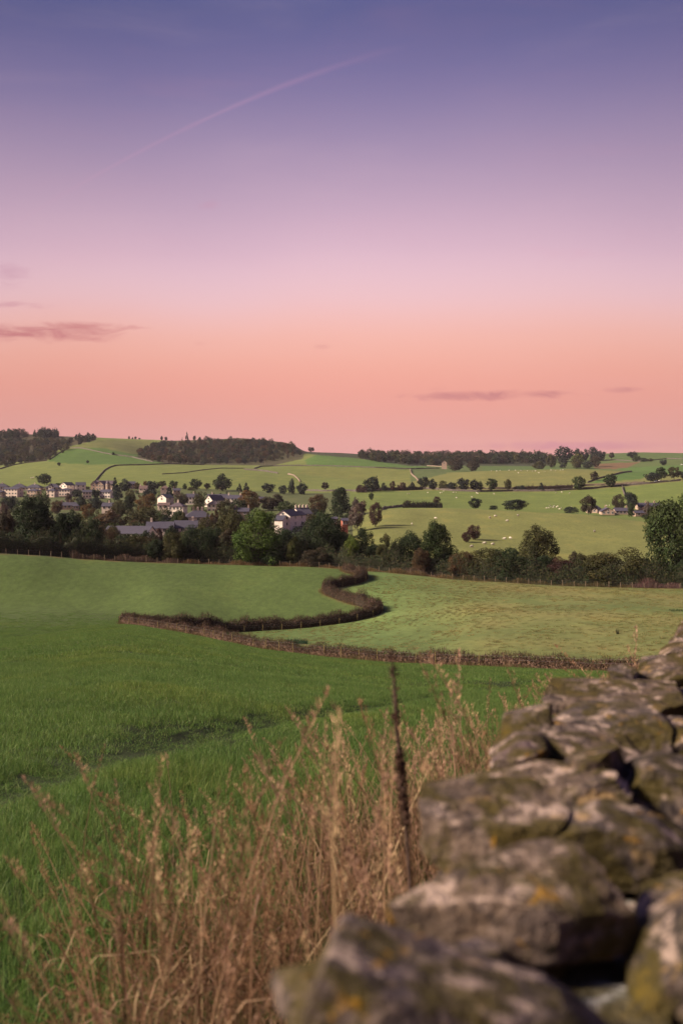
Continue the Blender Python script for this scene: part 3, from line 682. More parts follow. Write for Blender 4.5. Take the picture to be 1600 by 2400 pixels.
# --- lone and grouped trees on the pastures (foot in sight)
PASTURE = [
 ('small round tree alone below the lane wall at the left of the pasture', 'round', 'mg', 870, 1154, 14, 1173, None),
 ('dark purple round tree alone in the middle pasture', 'round', 'rd', 1022, 1163, 18, 1182, None),
 ('brown bush at the end of the short hedge behind the sheep field', 'bush', 'bd', 957, 1172, 24, None, 560),
 ('round dark tree on the crest of the sheep field', 'round', 'bl', 1113, 1167, 34, None, 545),
 ('small bush right of the round dark crest tree', 'bush', 'bl', 1156, 1184, 24, None, 545),
 ('broad dark thorn clump on the sheep field crest', 'round', 'bl', 1208, 1170, 64, None, 540),
 ('low bushes clump left of the farmhouse', 'bush', 'bl', 1337, 1187, 36, None, 560),
 ('brown leafless-looking ash tree beside the farmhouse', 'loose', 'bd', 1378, 1160, 42, None, 600),
 ('brown tree behind the farmhouse roofs', 'round', 'bd', 1449, 1158, 34, None, 640),
 ('tall dark tree directly behind the farmhouse', 'round', 'bl', 1477, 1153, 34, None, 655),
 ('green poplar-like tree between the farmhouse and the cottages', 'tall', 'mg', 1478, 1178, 20, None, 590),
 ('thin grey tree in front of the farm cottages', 'loose', 'gy', 1517, 1175, 22, None, 570),
 ('dark bush in front of the farm cottages', 'bush', 'dg', 1514, 1205, 24, None, 545),
 ('dark maroon thorn tree with two trunks in the sheep field', 'round', 'rd', 1113, 1230, 38, 1266, None),
 ('small maroon thorn beside the twin-trunked thorn', 'round', 'rd', 1091, 1246, 26, 1271, None),
 ('dark tall tree in the group at the left end of the lane', 'round', 'bl', 870, 1117, 36, None, 850),
 ('tall dark pointed tree in the group at the left end of the lane', 'conifer', 'bl', 882, 1115, 16, None, 870),
 ('low maroon bush at the left end of the lane group', 'bush', 'rd', 848, 1136, 30, None, 850),
 ('small dark bush right of the lane group', 'bush', 'bl', 899, 1131, 14, None, 865),
 ('dark red round tree on the lane, leftmost of three small ones', 'round', 'rd', 920, 1127, 15, None, 865),
 ('low dark red bush on the lane, middle of three small ones', 'bush', 'rd', 942, 1130, 24, None, 865),
 ('small green tree on the lane, rightmost of three small ones', 'round', 'bl', 966, 1128, 13, None, 865),
 ('dark domed tree where the lane bends', 'round', 'bl', 992, 1117, 28, None, 880),
 ('dark domed tree right of the bend in the lane', 'round', 'bl', 1013, 1122, 26, None, 870),
 ('brownish bush beside the lane bend', 'bush', 'ol', 1038, 1126, 24, None, 865),
 ('dark bush left of the biggest lane tree', 'round', 'bl', 1058, 1130, 26, None, 858),
 ('biggest dark domed tree on the lane', 'round', 'bl', 1086, 1120, 34, None, 858),
 ('dark tree right of the biggest lane tree', 'round', 'bl', 1110, 1122, 26, None, 860),
 ('greenish tree at the right end of the dark lane trees', 'round', 'mg', 1124, 1126, 16, None, 860),
 ('loose green tree on the lane before the straw-coloured hill', 'loose', 'mg', 1152, 1121, 28, None, 865),
 ('small olive tree on the lane right of the loose green tree', 'round', 'ol', 1190, 1122, 20, None, 862),
 ('low hedge bush on the lane below the straw-coloured hill', 'bush', 'bl', 1220, 1137, 24, None, 858),
 ('small pointed dark tree on the lane', 'conifer', 'bl', 1267, 1131, 20, None, 850),
 ('round green tree on the lane below the bare sapling', 'round', 'mg', 1357, 1116, 38, None, 845),
 ('round dark green tree by the bright green paddock', 'round', 'mg', 1430, 1110, 36, None, 852),
 ('bare sapling on the straw-coloured hill', 'loose', 'bd', 1392, 1104, 22, 1127, None),
 ('dark bushy tree above the parked car at the right', 'round', 'bl', 1530, 1106, 42, None, 870),
 ('tall grey-green tree right of the dark bushy tree', 'loose', 'mg', 1548, 1094, 28, None, 880),
 ('tall grey-green tree at the right edge of the lane', 'loose', 'ol', 1578, 1094, 34, None, 880),
 ('dark tree at the right edge of the picture above the lane', 'round', 'bl', 1604, 1102, 30, None, 880),
 ('thin bare tree standing alone on the field edge above the village', 'loose', 'bd', 762, 1130, 20, 1150, None),
 ('dark bush on the green hillside field', 'round', 'bl', 139, 1083, 9, 1092, None),
 ('small dark tree right of the bush on the hillside field', 'round', 'bl', 206, 1078, 8, 1086, None),
 ('small tree on the hillside wall near the wooded hill', 'round', 'bl', 266, 1059, 8, 1067, None),
 ('wide brown-green tree in front of the ridge wood', 'round', 'ol', 1262, 1081, 30, None, 1330),
 ('left of two large trees below the stone barn', 'round', 'bd', 1066, 1077, 38, None, 1300),
 ('right of two large trees below the stone barn', 'round', 'bd', 1107, 1080, 34, None, 1300),
 ('great dark dome tree on the ridge top', 'round', 'bl', 1320, 1044, 50, None, 1650),
 ('dark tree right of the great dome on the ridge', 'round', 'bl', 1352, 1050, 20, None, 1650),
 ('second dark tree right of the great dome', 'round', 'bl', 1371, 1052, 20, None, 1650),
 ('tall dark pair tree at the right of the ridge clump', 'round', 'bl', 1390, 1047, 26, None, 1640),
 ('dark domed tree at the right end of the ridge clump', 'round', 'bl', 1408, 1056, 26, None, 1630),
 ('yellowing tree at the front of the ridge clump', 'round', 'yg', 1352, 1060, 34, None, 1480),
 ('olive tree at the left of the ridge clump', 'round', 'ol', 1292, 1064, 28, None, 1500),
 ('dark tree in the middle of the ridge clump front', 'tall', 'bl', 1318, 1066, 22, None, 1470),
 ('olive-brown tree low in the ridge clump', 'round', 'ol', 1350, 1075, 28, None, 1440),
 ('dark brown tree at the front right of the ridge clump', 'round', 'bd', 1395, 1067, 30, None, 1460),
 ('dark low tree at the bottom of the ridge clump', 'round', 'bl', 1376, 1080, 30, None, 1430),
 ('small round tree at the far right above the paddock', 'round', 'bl', 1554, 1077, 20, 1091, None),
 ('dark umbrella-shaped tree on the right ridge', 'round', 'bl', 1482, 1058, 28, None, 1650),
 ('green tree below the umbrella-shaped tree', 'tall', 'mg', 1490, 1066, 22, None, 1560),
 ('low tree right of the umbrella-shaped tree', 'round', 'bl', 1508, 1073, 20, None, 1540),
 ('olive tree at the right end of the ridge hedge', 'round', 'ol', 1523, 1074, 18, None, 1540),
 ('bare tree at the left end of the right ridge', 'loose', 'bd', 1432, 1060, 14, None, 1650),
 ('bare round-headed tree in the notch beside the wooded hill', 'loose', 'bd', 729, 1048, 16, None, 1790),
 ('lone conifer standing on top of the wooded hill', 'conifer', 'bl', 438, 1012, 8, None, 1790),
 ('small bush right of the lone hilltop conifer', 'bush', 'bl', 456, 1021, 8, None, 1790),
 ('tiny bush on the wooded hilltop', 'bush', 'bl', 469, 1024, 6, None, 1790),
 ('rounded low tree on the wooded hilltop', 'bush', 'bl', 490, 1025, 14, None, 1790),
 ('first small tree on the left skyline field', 'tall', 'bl', 303, 1022, 6, None, 1895),
 ('second small tree on the left skyline field', 'conifer', 'bl', 311, 1024, 5, None, 1895),
 ('third small tree on the left skyline field', 'round', 'bl', 318, 1023, 7, None, 1895),
 ('fourth small tree on the left skyline field', 'round', 'bl', 327, 1026, 6, None, 1895),
 ('left of two skyline trees beside the wooded hill', 'round', 'bl', 379, 1022, 7, None, 1850),
 ('right of two skyline trees beside the wooded hill', 'round', 'bl', 389, 1023, 8, None, 1850),
 ('dark tree ending the left wood on the skyline', 'tall', 'bl', 218, 1016, 9, None, 1880),
 ('pointed tree near the end of the left wood', 'conifer', 'bl', 187, 1014, 10, None, 1870),
]
for i, (lab, kind, c, px, top, wd, base, Y) in enumerate(PASTURE):
    if Y is None: T('field_tree', lab, kind, c, px, top, wd, None, base, group='trees on the pastures and ridges')
    else: T('field_tree', lab, kind, c, px, top, wd, Y, group='trees on the pastures and ridges')

# --- woods that read as one mass
def wood(name, label, poly, n, hgt, cols, seed, conif=0.0, ymin=900):
    g = np.random.default_rng(seed); P = np.array(poly, float); lo, hi = P.min(0), P.max(0); pts = []
    while len(pts) < n:
        c = g.uniform(lo, hi, (n * 3, 2)); m = inpoly(c[:, 0], c[:, 1], P); pts += c[m].tolist()
    pts = np.array(pts[:n]); X = hit(pts[:, 0], pts[:, 1], ymin)
    base = [crown_np('round', 320, 0.072, seed + k) for k in range(4)] + [crown_np('loose', 280, 0.06, seed + 9), crown_np('conifer', 220, 0.06, seed + 5)]
    Vs, fs, cs, k = [], [], [], 0
    for q in X:
        j = 5 if g.random() < conif else int(g.integers(0, 5)); V, f, c = base[j]
        h = hgt * g.uniform(0.5, 1.35); w_ = h * g.uniform(0.75, 1.15) * (0.55 if j == 5 else 1.0); a = g.uniform(0, 6.28)
        V2 = np.stack([(V[:, 0] * math.cos(a) - V[:, 1] * math.sin(a)) * w_ + q[0], (V[:, 0] * math.sin(a) + V[:, 1] * math.cos(a)) * w_ + q[1], V[:, 2] * h + q[2] - 0.3], 1)
        col = np.array(CLR[cols[int(g.integers(0, len(cols)))]]) * g.uniform(0.85, 1.15)
        Vs.append(V2); fs.append(f + k); cs.append(c * col); k += len(V)
    ob(name, mesh_np(name, np.vstack(Vs), np.vstack(fs), M_VCOL, np.vstack(cs)), label=label, cat='wood', kind='stuff')
wood('woodland', 'dark wood covering the left hillside below the skyline', [(-90, 1030), (0, 1036), (60, 1038), (110, 1036), (160, 1034), (220, 1029), (228, 1034), (170, 1049), (118, 1078), (60, 1085), (0, 1085), (-90, 1090)], 420, 9.5, ['bd', 'dg', 'bl', 'ol', 'bd'], 11, 0.08)
wood('woodland', 'purple-brown wood on the rounded hill in the middle', [(322, 1068), (345, 1052), (400, 1040), (560, 1036), (640, 1042), (690, 1052), (708, 1068), (640, 1084), (560, 1089), (480, 1090), (360, 1084)], 560, 9.0, ['bd', 'dg', 'bl', 'bd', 'br', 'ol'], 12, 0.05)
wood('woodland', 'long dark wood along the right-hand ridge', [(830, 1072), (870, 1070), (1000, 1074), (1250, 1073), (1290, 1078), (1290, 1087), (1100, 1088), (1030, 1092), (960, 1090), (880, 1083)], 430, 12.5, ['bl', 'dg', 'bd', 'dg', 'ol'], 13, 0.06)
wood('woodland', 'dark wood at the top left corner of the skyline', [(-90, 1022), (0, 1020), (40, 1020), (68, 1024), (20, 1030), (-90, 1034)], 110, 11.0, ['dg', 'bl', 'bd'], 14, 0.1)
wood('woodland', 'dark conifer clump on the left skyline', [(78, 1022), (110, 1020), (142, 1024), (128, 1028), (84, 1028)], 70, 13.0, ['bl', 'bl', 'dg'], 15, 0.75)
wood('scrub', 'scrub and brambles thinning out at the foot of the left wood', [(-90, 1098), (-90, 1086), (40, 1086), (60, 1085), (20, 1094)], 50, 6.0, ['bl', 'bd'], 16)

def undergrowth():
    g = np.random.default_rng(77); n = 980; Y = 258 + 600 * g.random(n) ** 1.6; px = g.uniform(-40, 830, n)
    m = ~((px > 640) & (Y > 520)); Y, px = Y[m], px[m]; x = (px - CX) / F * Y; z = terr(x, Y)
    base = [crown_np('bush', 900, 0.042, 300 + k) for k in range(5)]; Vs, fs, cs, k = [], [], [], 0
    cl = ['dg', 'ol', 'bd', 'mg', 'dg', 'br', 'bl']
    for i in range(len(x)):
        V, f, c = base[i % 5]; h = g.uniform(2.6, 6.2) if Y[i] < 520 else g.uniform(1.2, 2.6); w_ = h * g.uniform(0.9, 1.7)
        Vs.append(V * (w_, w_, h) + (x[i], Y[i], z[i] - .1)); fs.append(f + k); cs.append(c * np.array(CLR[cl[int(g.integers(0, 7))]])); k += len(V)
    ob('garden_shrubbery', mesh_np('garden_shrubbery', np.vstack(Vs), np.vstack(fs), M_VCOL, np.vstack(cs)), label='mass of garden shrubs and hedges between the village houses', cat='shrubbery', kind='stuff')
undergrowth()
# ------------------------------------------------------------------ hedges, fences, field walls
def hedge(name, label, path, width, hfun, n, leaf, cols, seed, twig=0.35, core=(0.05, 0.035, 0.025)):
    g = np.random.default_rng(seed); Q, s = resample(path, 0.5); Q = Q[:, :2]
    tg = np.gradient(Q, axis=0); tg /= np.linalg.norm(tg, axis=1, keepdims=True); nr = np.stack([-tg[:, 1], tg[:, 0]], 1)
    zb = terr(Q[:, 0], Q[:, 1]); H = np.array([hfun(v / s[-1]) for v in s]) * (1 + 0.17 * np.sin(s * 0.9) * np.sin(s * 0.37 + 1) + 0.10 * np.sin(s * 2.3 + 2 * np.sin(s * .31)) + g.normal(0, .05, len(s)) + .35 * np.convolve((g.random(len(s)) < .035).astype(float), [.3, .7, 1, .7, .3], 'same') - .30 * np.convolve((g.random(len(s)) < .02).astype(float), [.3, .7, 1, .7, .3], 'same'))
    i = g.integers(0, len(Q), n); a = g.uniform(0, 1, n)
    ang = g.uniform(-0.15, math.pi + 0.15, n); rr = (0.78 + 0.34 * g.random(n) + 0.12 * (g.random(n) ** 6))
    ox = np.sign(np.cos(ang)) * np.abs(np.cos(ang)) ** 0.55 * width / 2 * rr
    oz = np.clip(np.abs(np.sin(ang)) ** 0.55 * np.sign(np.sin(ang)), 0, 1) * H[i] * rr; oz = np.where(g.random(n) < 0.35, g.random(n) * H[i] * 0.8, oz)
    P = np.stack([Q[i, 0] + nr[i, 0] * ox + tg[i, 0] * (a - .5) * .6, Q[i, 1] + nr[i, 1] * ox + tg[i, 1] * (a - .5) * .6, zb[i] + np.maximum(0.03, oz)], 1)
    N = np.stack([nr[i, 0] * ox, nr[i, 1] * ox, oz * 0.6], 1) + 0.5 * unit(n, g)
    V, f = leaf_quads(P, N, leaf, g)
    C = np.array([CLR[c] for c in cols])[g.integers(0, len(cols), n)] * g.uniform(0.6, 1.4, n)[:, None]
    k = int(n * twig); j = g.integers(0, n, k); pt = P[j]                                # upright twigs
    d = unit(k, g) * 0.35 + np.array([0, 0, 1]); L = (leaf * g.uniform(2, 5, k))[:, None]; sd = unit(k, g) * leaf * 0.16
    V2 = np.stack([pt - sd, pt + sd, pt + d * L + sd * .4, pt + d * L - sd * .4], 1).reshape(-1, 3)
    e = empty(name, (0, 0, 0), label=label, cat='hedge')
    ob('foliage', mesh_np('foliage', np.vstack([V, V2]), np.vstack([f, np.arange(4 * k).reshape(k, 4) + len(V)]), M_VCOL, np.vstack([np.repeat(C, 4, 0), np.repeat(C[j] * 0.9, 4, 0)])), e)
    # inner mass of stems
    prof = [(-.40, 0), (-.38, .45), (-.25, .78), (.25, .78), (.38, .45), (.40, 0)]
    v = []; fs = []
    for m in range(0, len(Q), 2):
        for u_, h_ in prof: v.append((Q[m, 0] + nr[m, 0] * u_ * width, Q[m, 1] + nr[m, 1] * u_ * width, zb[m] - 0.1 + h_ * H[m] * (1 + .1 * math.sin(m * 1.7 + u_ * 9))))
    L_ = len(v) // 6
    for m in range(L_ - 1):
        for q in range(5): fs.append((m*6+q, m*6+q+1, m*6+6+q+1, m*6+6+q))
    ob('stem_mass', mesh_np('stem_mass', v, fs, mat_noise('hedge_stems', core, tuple(c * 1.8 for c in core), 3.0)), e)
    return e
hedge('field_hedge', 'winding dark hedge curving back through the fields to the far fence', H2, 1.7, lambda t: (1.7 if t > 0.12 else 1.2 + 4.1 * t) - 0.5 * max(0, t - 0.85) / 0.15, 60000, 0.085, ['br', 'bd', 'br', 'rd', 'pk', 'bd'], 21, twig=.5, core=(0.03, 0.024, 0.017))
hedge('field_hedge', 'long brown bramble hedge at the lower edge of the crop field', H1, 1.1, lambda t: 1.35 - 0.35 * t, 42000, 0.07, ['br', 'bd', 'rd', 'pk', 'br'], 22, twig=0.8, core=(0.07, 0.042, 0.028))
BACK = FEN.copy(); BACK[:, 1] += 5.5
hedge('overgrown_hedge', 'overgrown dark thicket hedge behind the lower fence', BACK, 4.5, lambda t: 4.1 + 1.1 * math.sin(t * 61) * math.sin(t * 23 + 1) + 0.7 * math.sin(t * 143), 95000, 0.14, ['dg', 'bd', 'dg', 'ol'], 23, twig=0.1, core=(0.02, 0.022, 0.012))

def post_mesh(h, r, mat):
    mb = MB(); mb.tube([(0, 0, -0.3), (0, 0, h - 0.05), (0, 0, h)], [r, r * 0.95, r * 0.55], 7); return mb.mesh('post', mat)
def fence(name, label, path, step, h, r, mat, seed, skip=None, off=0.0, wires=3):
    g = random.Random(seed); Q, s = resample(path, step); e = empty(name, (0, 0, 0), label=label, cat='fence'); pm = post_mesh(1.0, r, mat); tops = []
    tg = np.gradient(Q[:, :2], axis=0); tg /= np.linalg.norm(tg, axis=1, keepdims=True)
    for k, q in enumerate(Q):
        x, y = q[0] - tg[k][1] * off, q[1] + tg[k][0] * off; z = tz(x, y); hh = h * g.uniform(0.9, 1.08)
        tops.append((x, y, z, hh))
        if skip and skip(k, q): continue
        p = bpy.data.objects.new('post', pm); link(p, e); p.location = (x, y, z); p.scale = (1, 1, hh); p.rotation_euler = (g.gauss(0, .03), g.gauss(0, .03), g.uniform(0, 6))
    for wv in range(wires):
        mb = MB()
        mb.tube([(t[0], t[1], t[2] + h * (0.9 - 0.3 * wv)) for t in tops], 0.005, 4, False)
        ob('wire', mb.mesh('wire', M_WIRE), e)
    return e
fence('post_and_wire_fence', 'post and wire fence running along the foot of the fields', FEN, 2.25, 1.15, 0.062, M_POST, 3)
fence('hedge_fence', 'yellowish posts and wire against the front of the brown bramble hedge', H1, 2.5, 1.25, 0.034, M_POSTY, 4, off=-0.55, wires=2, skip=lambda k, q: q[0] > 14 or k % 5 == 3)
fence('hedge_fence', 'pale posts and wire along the near side of the winding hedge', H2, 3.1, 1.1, 0.032, M_POSTY, 5, off=-1.12, wires=2)
gp = empty('gate_post', at(816, 210), label='stout grey gate post where the winding hedge meets the far fence', cat='post')
_mb = MB(); _mb.box((0, 0, .75), (.28, .28, 1.6)); _mb.box((0, 0, 1.58), (.22, .22, .08)); ob('shaft', _mb.mesh('shaft', M_POST), gp)

# dry reeds and bracken strips along the fence
def reeds(name, label, path, n, hgt, cols, seed, spread=0.6):
    g = np.random.default_rng(seed); Q, s = resample(path, 0.3); i = g.integers(0, len(Q), n)
    x = Q[i, 0] + g.normal(0, 0.3, n); y = Q[i, 1] + g.normal(0, spread, n); z = terr(x, y); h = hgt * g.uniform(0.3, 1.15, n) ** 1.1 * np.clip(0.75 + 0.6 * np.sin(x * 0.9) * np.sin(x * 0.37 + 1), 0.25, 1.3)
    d = np.stack([g.normal(0, .22, n), g.normal(0, .22, n), np.ones(n)], 1); a = g.uniform(0, 3.14, n); wd = np.stack([np.cos(a), np.sin(a), 0 * a], 1) * 0.016
    B = np.stack([x, y, z], 1); tip = B + d * h[:, None]; mid = B + d * h[:, None] * 0.7
    V = np.stack([B - wd * .5, B + wd * .5, mid + wd * 0.7, mid - wd * 0.7, tip + wd * 1.3, tip - wd * 1.3], 1).reshape(-1, 3); k = np.arange(n) * 6
    f = np.vstack([np.stack([k, k+1, k+2, k+3], 1), np.stack([k+3, k+2, k+4, k+5], 1)])
    C = np.array(cols)[g.integers(0, len(cols), n)] * g.uniform(.7, 1.3, n)[:, None]
    ob(name, mesh_np(name, V, f, M_DRY, np.repeat(C, 6, 0)), label=label, cat='reeds', kind='stuff')
def fseg(a, b_, dy): return [P2(p, float(fence_y(p)) + dy) for p in np.linspace(a, b_, 12)]
PINK = [(.17, .10, .08), (.13, .075, .05), (.08, .05, .03), (.24, .15, .13), (.07, .06, .03)]
reeds('dry_reeds', 'pinkish dry willowherb along the left end of the fence', fseg(172, 430, 2.2), 3600, 1.25, PINK, 31)
reeds('dry_reeds', 'brown dry grass at the foot of the middle of the fence', fseg(430, 830, 1.4), 4200, 0.8, [(.19, .11, .05), (.24, .14, .07), (.12, .08, .03)], 32)
reeds('dry_reeds', 'pink dry willowherb tuft beside the reddish-brown shrub', fseg(955, 1030, 2.4), 900, 1.5, PINK, 33)
reeds('dry_reeds', 'tawny dry grass under the fence below the tall loose tree', fseg(860, 1060, 1.2), 2600, 0.9, [(.19, .11, .05), (.24, .14, .07), (.10, .09, .03)], 35)
reeds('dry_reeds', 'purple-pink willowherb bank by the fence at the right', fseg(1478, 1592, 2.6), 1500, 1.45, [(.17, .08, .08), (.12, .06, .05), (.06, .04, .03), (.22, .12, .12)], 34, 1.3)
reeds('dry_reeds', 'dull brown grass below the thicket along the fence', fseg(1060, 1480, 1.6), 3600, 0.8, [(.11, .08, .03), (.15, .09, .04), (.07, .08, .03)], 36)
reeds('dry_grass', 'straw coloured dry grass margin in front of the brown hedge', H1 + np.array([-0.5, -1.0]), 9000, 0.42, [(.19, .125, .065), (.14, .095, .045), (.10, .10, .035)], 37, 0.45)
reeds('dry_grass', 'straw coloured dry grass at the bends of the winding hedge', H2[44:] + np.array([-1.1, 0.1]), 3500, 0.4, [(.20, .14, .07), (.16, .11, .05)], 38, 0.4)

# dry-stone walls on the far pastures
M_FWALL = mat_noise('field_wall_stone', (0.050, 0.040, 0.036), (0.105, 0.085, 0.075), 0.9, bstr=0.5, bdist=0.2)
M_PWALL = mat_noise('sunny_wall_stone', (0.14, 0.10, 0.08), (0.22, 0.155, 0.12), 0.9, bstr=0.5, bdist=0.2)  # paler copy of the wall stone, sunlight put into its colour
def field_wall(label, pts, ymin, mat=None, h=1.35, w_=0.75, seed=0):
    g = np.random.default_rng(seed + len(label)); X = hit([p[0] for p in pts], [p[1] for p in pts], ymin)
    Q, s = resample(X[:, :2], 2.5 if ymin > 400 else 1.2); tg = np.gradient(Q, axis=0); tg /= np.linalg.norm(tg, axis=1, keepdims=True); nr = np.stack([-tg[:, 1], tg[:, 0]], 1)
    z = terr(Q[:, 0], Q[:, 1]); v, fs = [], []
    for m in range(len(Q)):
        hh = h * g.uniform(.82, 1.12) * (0.35 if g.random() < 0.02 else 1)
        for u_, k in ((-.5, -.3), (-.36, .96), (0, 1.06), (.36, .96), (.5, -.3)):
            v.append((Q[m, 0] + nr[m, 0] * (u_ + g.normal(0, .05)) * w_, Q[m, 1] + nr[m, 1] * (u_ + g.normal(0, .05)) * w_, z[m] + k * hh))
    for m in range(len(Q) - 1):
        for q in range(4): fs.append((m*5+q, m*5+q+1, m*5+5+q+1, m*5+5+q))
    fs += [(4, 3, 2, 1, 0), tuple((len(Q) - 1) * 5 + q for q in range(5))]
    o = ob('field_wall', mesh_np('field_wall', v, fs, mat or M_FWALL), label=label, cat='stone wall', group='dry-stone walls on the hills', kind='thing')
field_wall('dry-stone wall climbing from the stone school and bending along the hillside', [(224, 1128), (236, 1113), (246, 1103), (258, 1096), (272, 1092), (330, 1091), (400, 1088), (480, 1090)], 880)
field_wall('dry-stone wall curving under the left wood across the green hillside', [(116, 1078), (140, 1062), (162, 1051), (185, 1051), (225, 1058), (262, 1066), (310, 1072), (360, 1083)], 900)
field_wall('dark boundary wall along the bottom of the left wood', [(0, 1100), (30, 1091), (60, 1086), (112, 1080)], 900)
field_wall('faint dark wall crossing the hillside above the giant oak', [(380, 1112), (430, 1109), (480, 1102), (520, 1098), (574, 1098)], 900, h=0.9)
field_wall('dark wall with a corner in the middle hillside pastures', [(572, 1101), (585, 1102), (610, 1104), (652, 1110)], 900, h=1.7)
field_wall('sunlit pinkish wall running down to the dark round trees', [(674, 1112), (688, 1115), (696, 1121), (703, 1130)], 880, M_PWALL)
field_wall('long dry-stone wall below the ridge woodland field', [(596, 1099), (610, 1094), (640, 1093), (720, 1092), (800, 1094), (880, 1097), (960, 1100), (1030, 1098)], 1000)
field_wall('short wall descending from the barn field to the lane', [(961, 1101), (963, 1111), (972, 1119), (980, 1128)], 900, M_PWALL, h=1.6)
field_wall('long dry-stone wall on the near side of the lane', [(825, 1152), (860, 1153), (920, 1149), (1000, 1146.5), (1060, 1151), (1120, 1153), (1200, 1152), (1300, 1151), (1380, 1146), (1450, 1140), (1520, 1134), (1600, 1127)], 700, h=1.6)
field_wall('wall and bank at the upper side of the lane', [(1040, 1146), (1130, 1147), (1200, 1147), (1300, 1143), (1380, 1139), (1460, 1136), (1510, 1133)], 780, mat_noise('lane_bank', (.055, .042, .03), (.09, .065, .045), .7), h=1.8, w_=3.0)
field_wall('wall beside the bright green paddock on the right', [(1376, 1132), (1400, 1123), (1440, 1113), (1480, 1106)], 900)
field_wall('short wall running from the lane down towards the farmhouse', [(1457, 1142), (1459, 1152), (1463, 1163)], 640, h=1.6)
field_wall('dark wall at the back of the sheep field near the village', [(896, 1196), (910, 1191), (940, 1188), (970, 1188), (1005, 1189)], 480, h=1.4)
field_wall('low wall edging the village field below the sunlit wall', [(716, 1150), (760, 1152), (830, 1151)], 800, h=1.5)
field_wall('wall in front of the stone barn', [(1000, 1092), (1035, 1094), (1046, 1096)], 1250, M_PWALL, h=1.0)
field_wall('straight wall on the far right ridge', [(1430, 1078), (1500, 1082), (1560, 1076), (1610, 1076)], 1300)
hedge('roadside_hedge', 'short dark hedge behind the crest of the sheep field', [P2(p, 548) for p in (945, 975, 1010, 1035)], 2.5, lambda t: 2.6, 3000, .35, ['bl', 'bd'], 41)
hedge('roadside_hedge', 'dark red-brown hedge along the lane at the right', [P2(p, 866) for p in (1205, 1260, 1340)], 2.5, lambda t: 2.8, 3500, .45, ['rd', 'bd'], 42)
hedge('roadside_hedge', 'dark hedge along the lane between the small lane trees', [P2(p, 868) for p in (835, 900, 990)], 2.5, lambda t: 2.6, 3500, .45, ['rd', 'bl'], 43)
# ------------------------------------------------------------------ houses
def wmat(name, c, sc_=1.2): return mat_noise(name, tuple(v * 0.82 for v in c), tuple(min(1, v * 1.08) for v in c), sc_, bstr=0.25, bdist=0.05)
WALLS = dict(w=wmat('white_render', (0.70, 0.60, 0.52)), p=wmat('pale_render', (0.54, 0.43, 0.36)), s=wmat('sandstone', (0.33, 0.235, 0.18), 2.5), d=wmat('dark_stone', (0.18, 0.13, 0.105), 2.5),
             r=wmat('red_brick', (0.28, 0.09, 0.06), 2.5))
def roofmat(name, c):
    m, nb = new_mat(name); t = nb.n('ShaderNodeTexCoord'); br = nb.n('ShaderNodeTexBrick'); nb.link(t.outputs['Object'], br.inputs[0])
    br.inputs['Scale'].default_value = 2.2; br.inputs['Color1'].default_value = (*c, 1); br.inputs['Color2'].default_value = (*[v * 1.35 for v in c], 1); br.inputs['Mortar'].default_value = (*[v * .5 for v in c], 1)
    nz = nb.noise(t.outputs['Object'], 0.6, 4); col = nb.mix(nb.m('MULTIPLY', nz, .5), br.outputs[0], tuple(v * 1.5 for v in c))
    return finish(m, nb, col, 0.7, br.outputs[1], 0.3, 0.03)
ROOFS = dict(s=roofmat('slate', (0.040, 0.036, 0.052)), p=roofmat('purple_slate', (0.062, 0.046, 0.055)), b=roofmat('brown_tile', (0.085, 0.055, 0.05)))
M_PANE, _n = new_mat('window_glass'); finish(M_PANE, _n, (0.02, 0.022, 0.03), 0.15, spec=0.5)
M_FRAME = wmat('window_frame', (0.6, 0.56, 0.52))
def slab(p, th=0.18):
    """four roof corners -> slab"""
    p = [Vector(q) for q in p]; n = (p[1] - p[0]).cross(p[2] - p[0]).normalized() * th
    k = len(p); vs = [tuple(q) for q in p] + [tuple(q - n) for q in p]
    fs = [tuple(range(k)), tuple(range(2 * k - 1, k - 1, -1))] + [(i, i + k, (i + 1) % k + k, (i + 1) % k) for i in range(k)]
    return vs, fs
WIN = {}
def add_window(e, x, y, z, rz, w_=1.15, h_=1.25, near=False):
    key = (round(w_, 2), round(h_, 2))
    if key not in WIN:
        fr = MB(); t = 0.09
        for c, d in (((0, 0, h_/2 + t/2), (w_ + 2*t, .12, t)), ((0, 0, -h_/2 - t/2), (w_ + 2*t + .1, .18, t)), ((-w_/2 - t/2, 0, 0), (t, .12, h_)), ((w_/2 + t/2, 0, 0), (t, .12, h_)), ((0, 0, 0), (.06, .10, h_))): fr.box(c, d)
        pn = MB(); pn.box((0, .01, 0), (w_ - .002, .05, h_ - .002))
        WIN[key] = (fr.mesh('window', M_FRAME), pn.mesh('pane', M_PANE))
    f, p = WIN[key]
    wo_ = bpy.data.objects.new('window', f); link(wo_, e); wo_.location = (x, y, z); wo_.rotation_euler = (0, 0, rz)
    po = bpy.data.objects.new('pane', p); link(po, wo_)
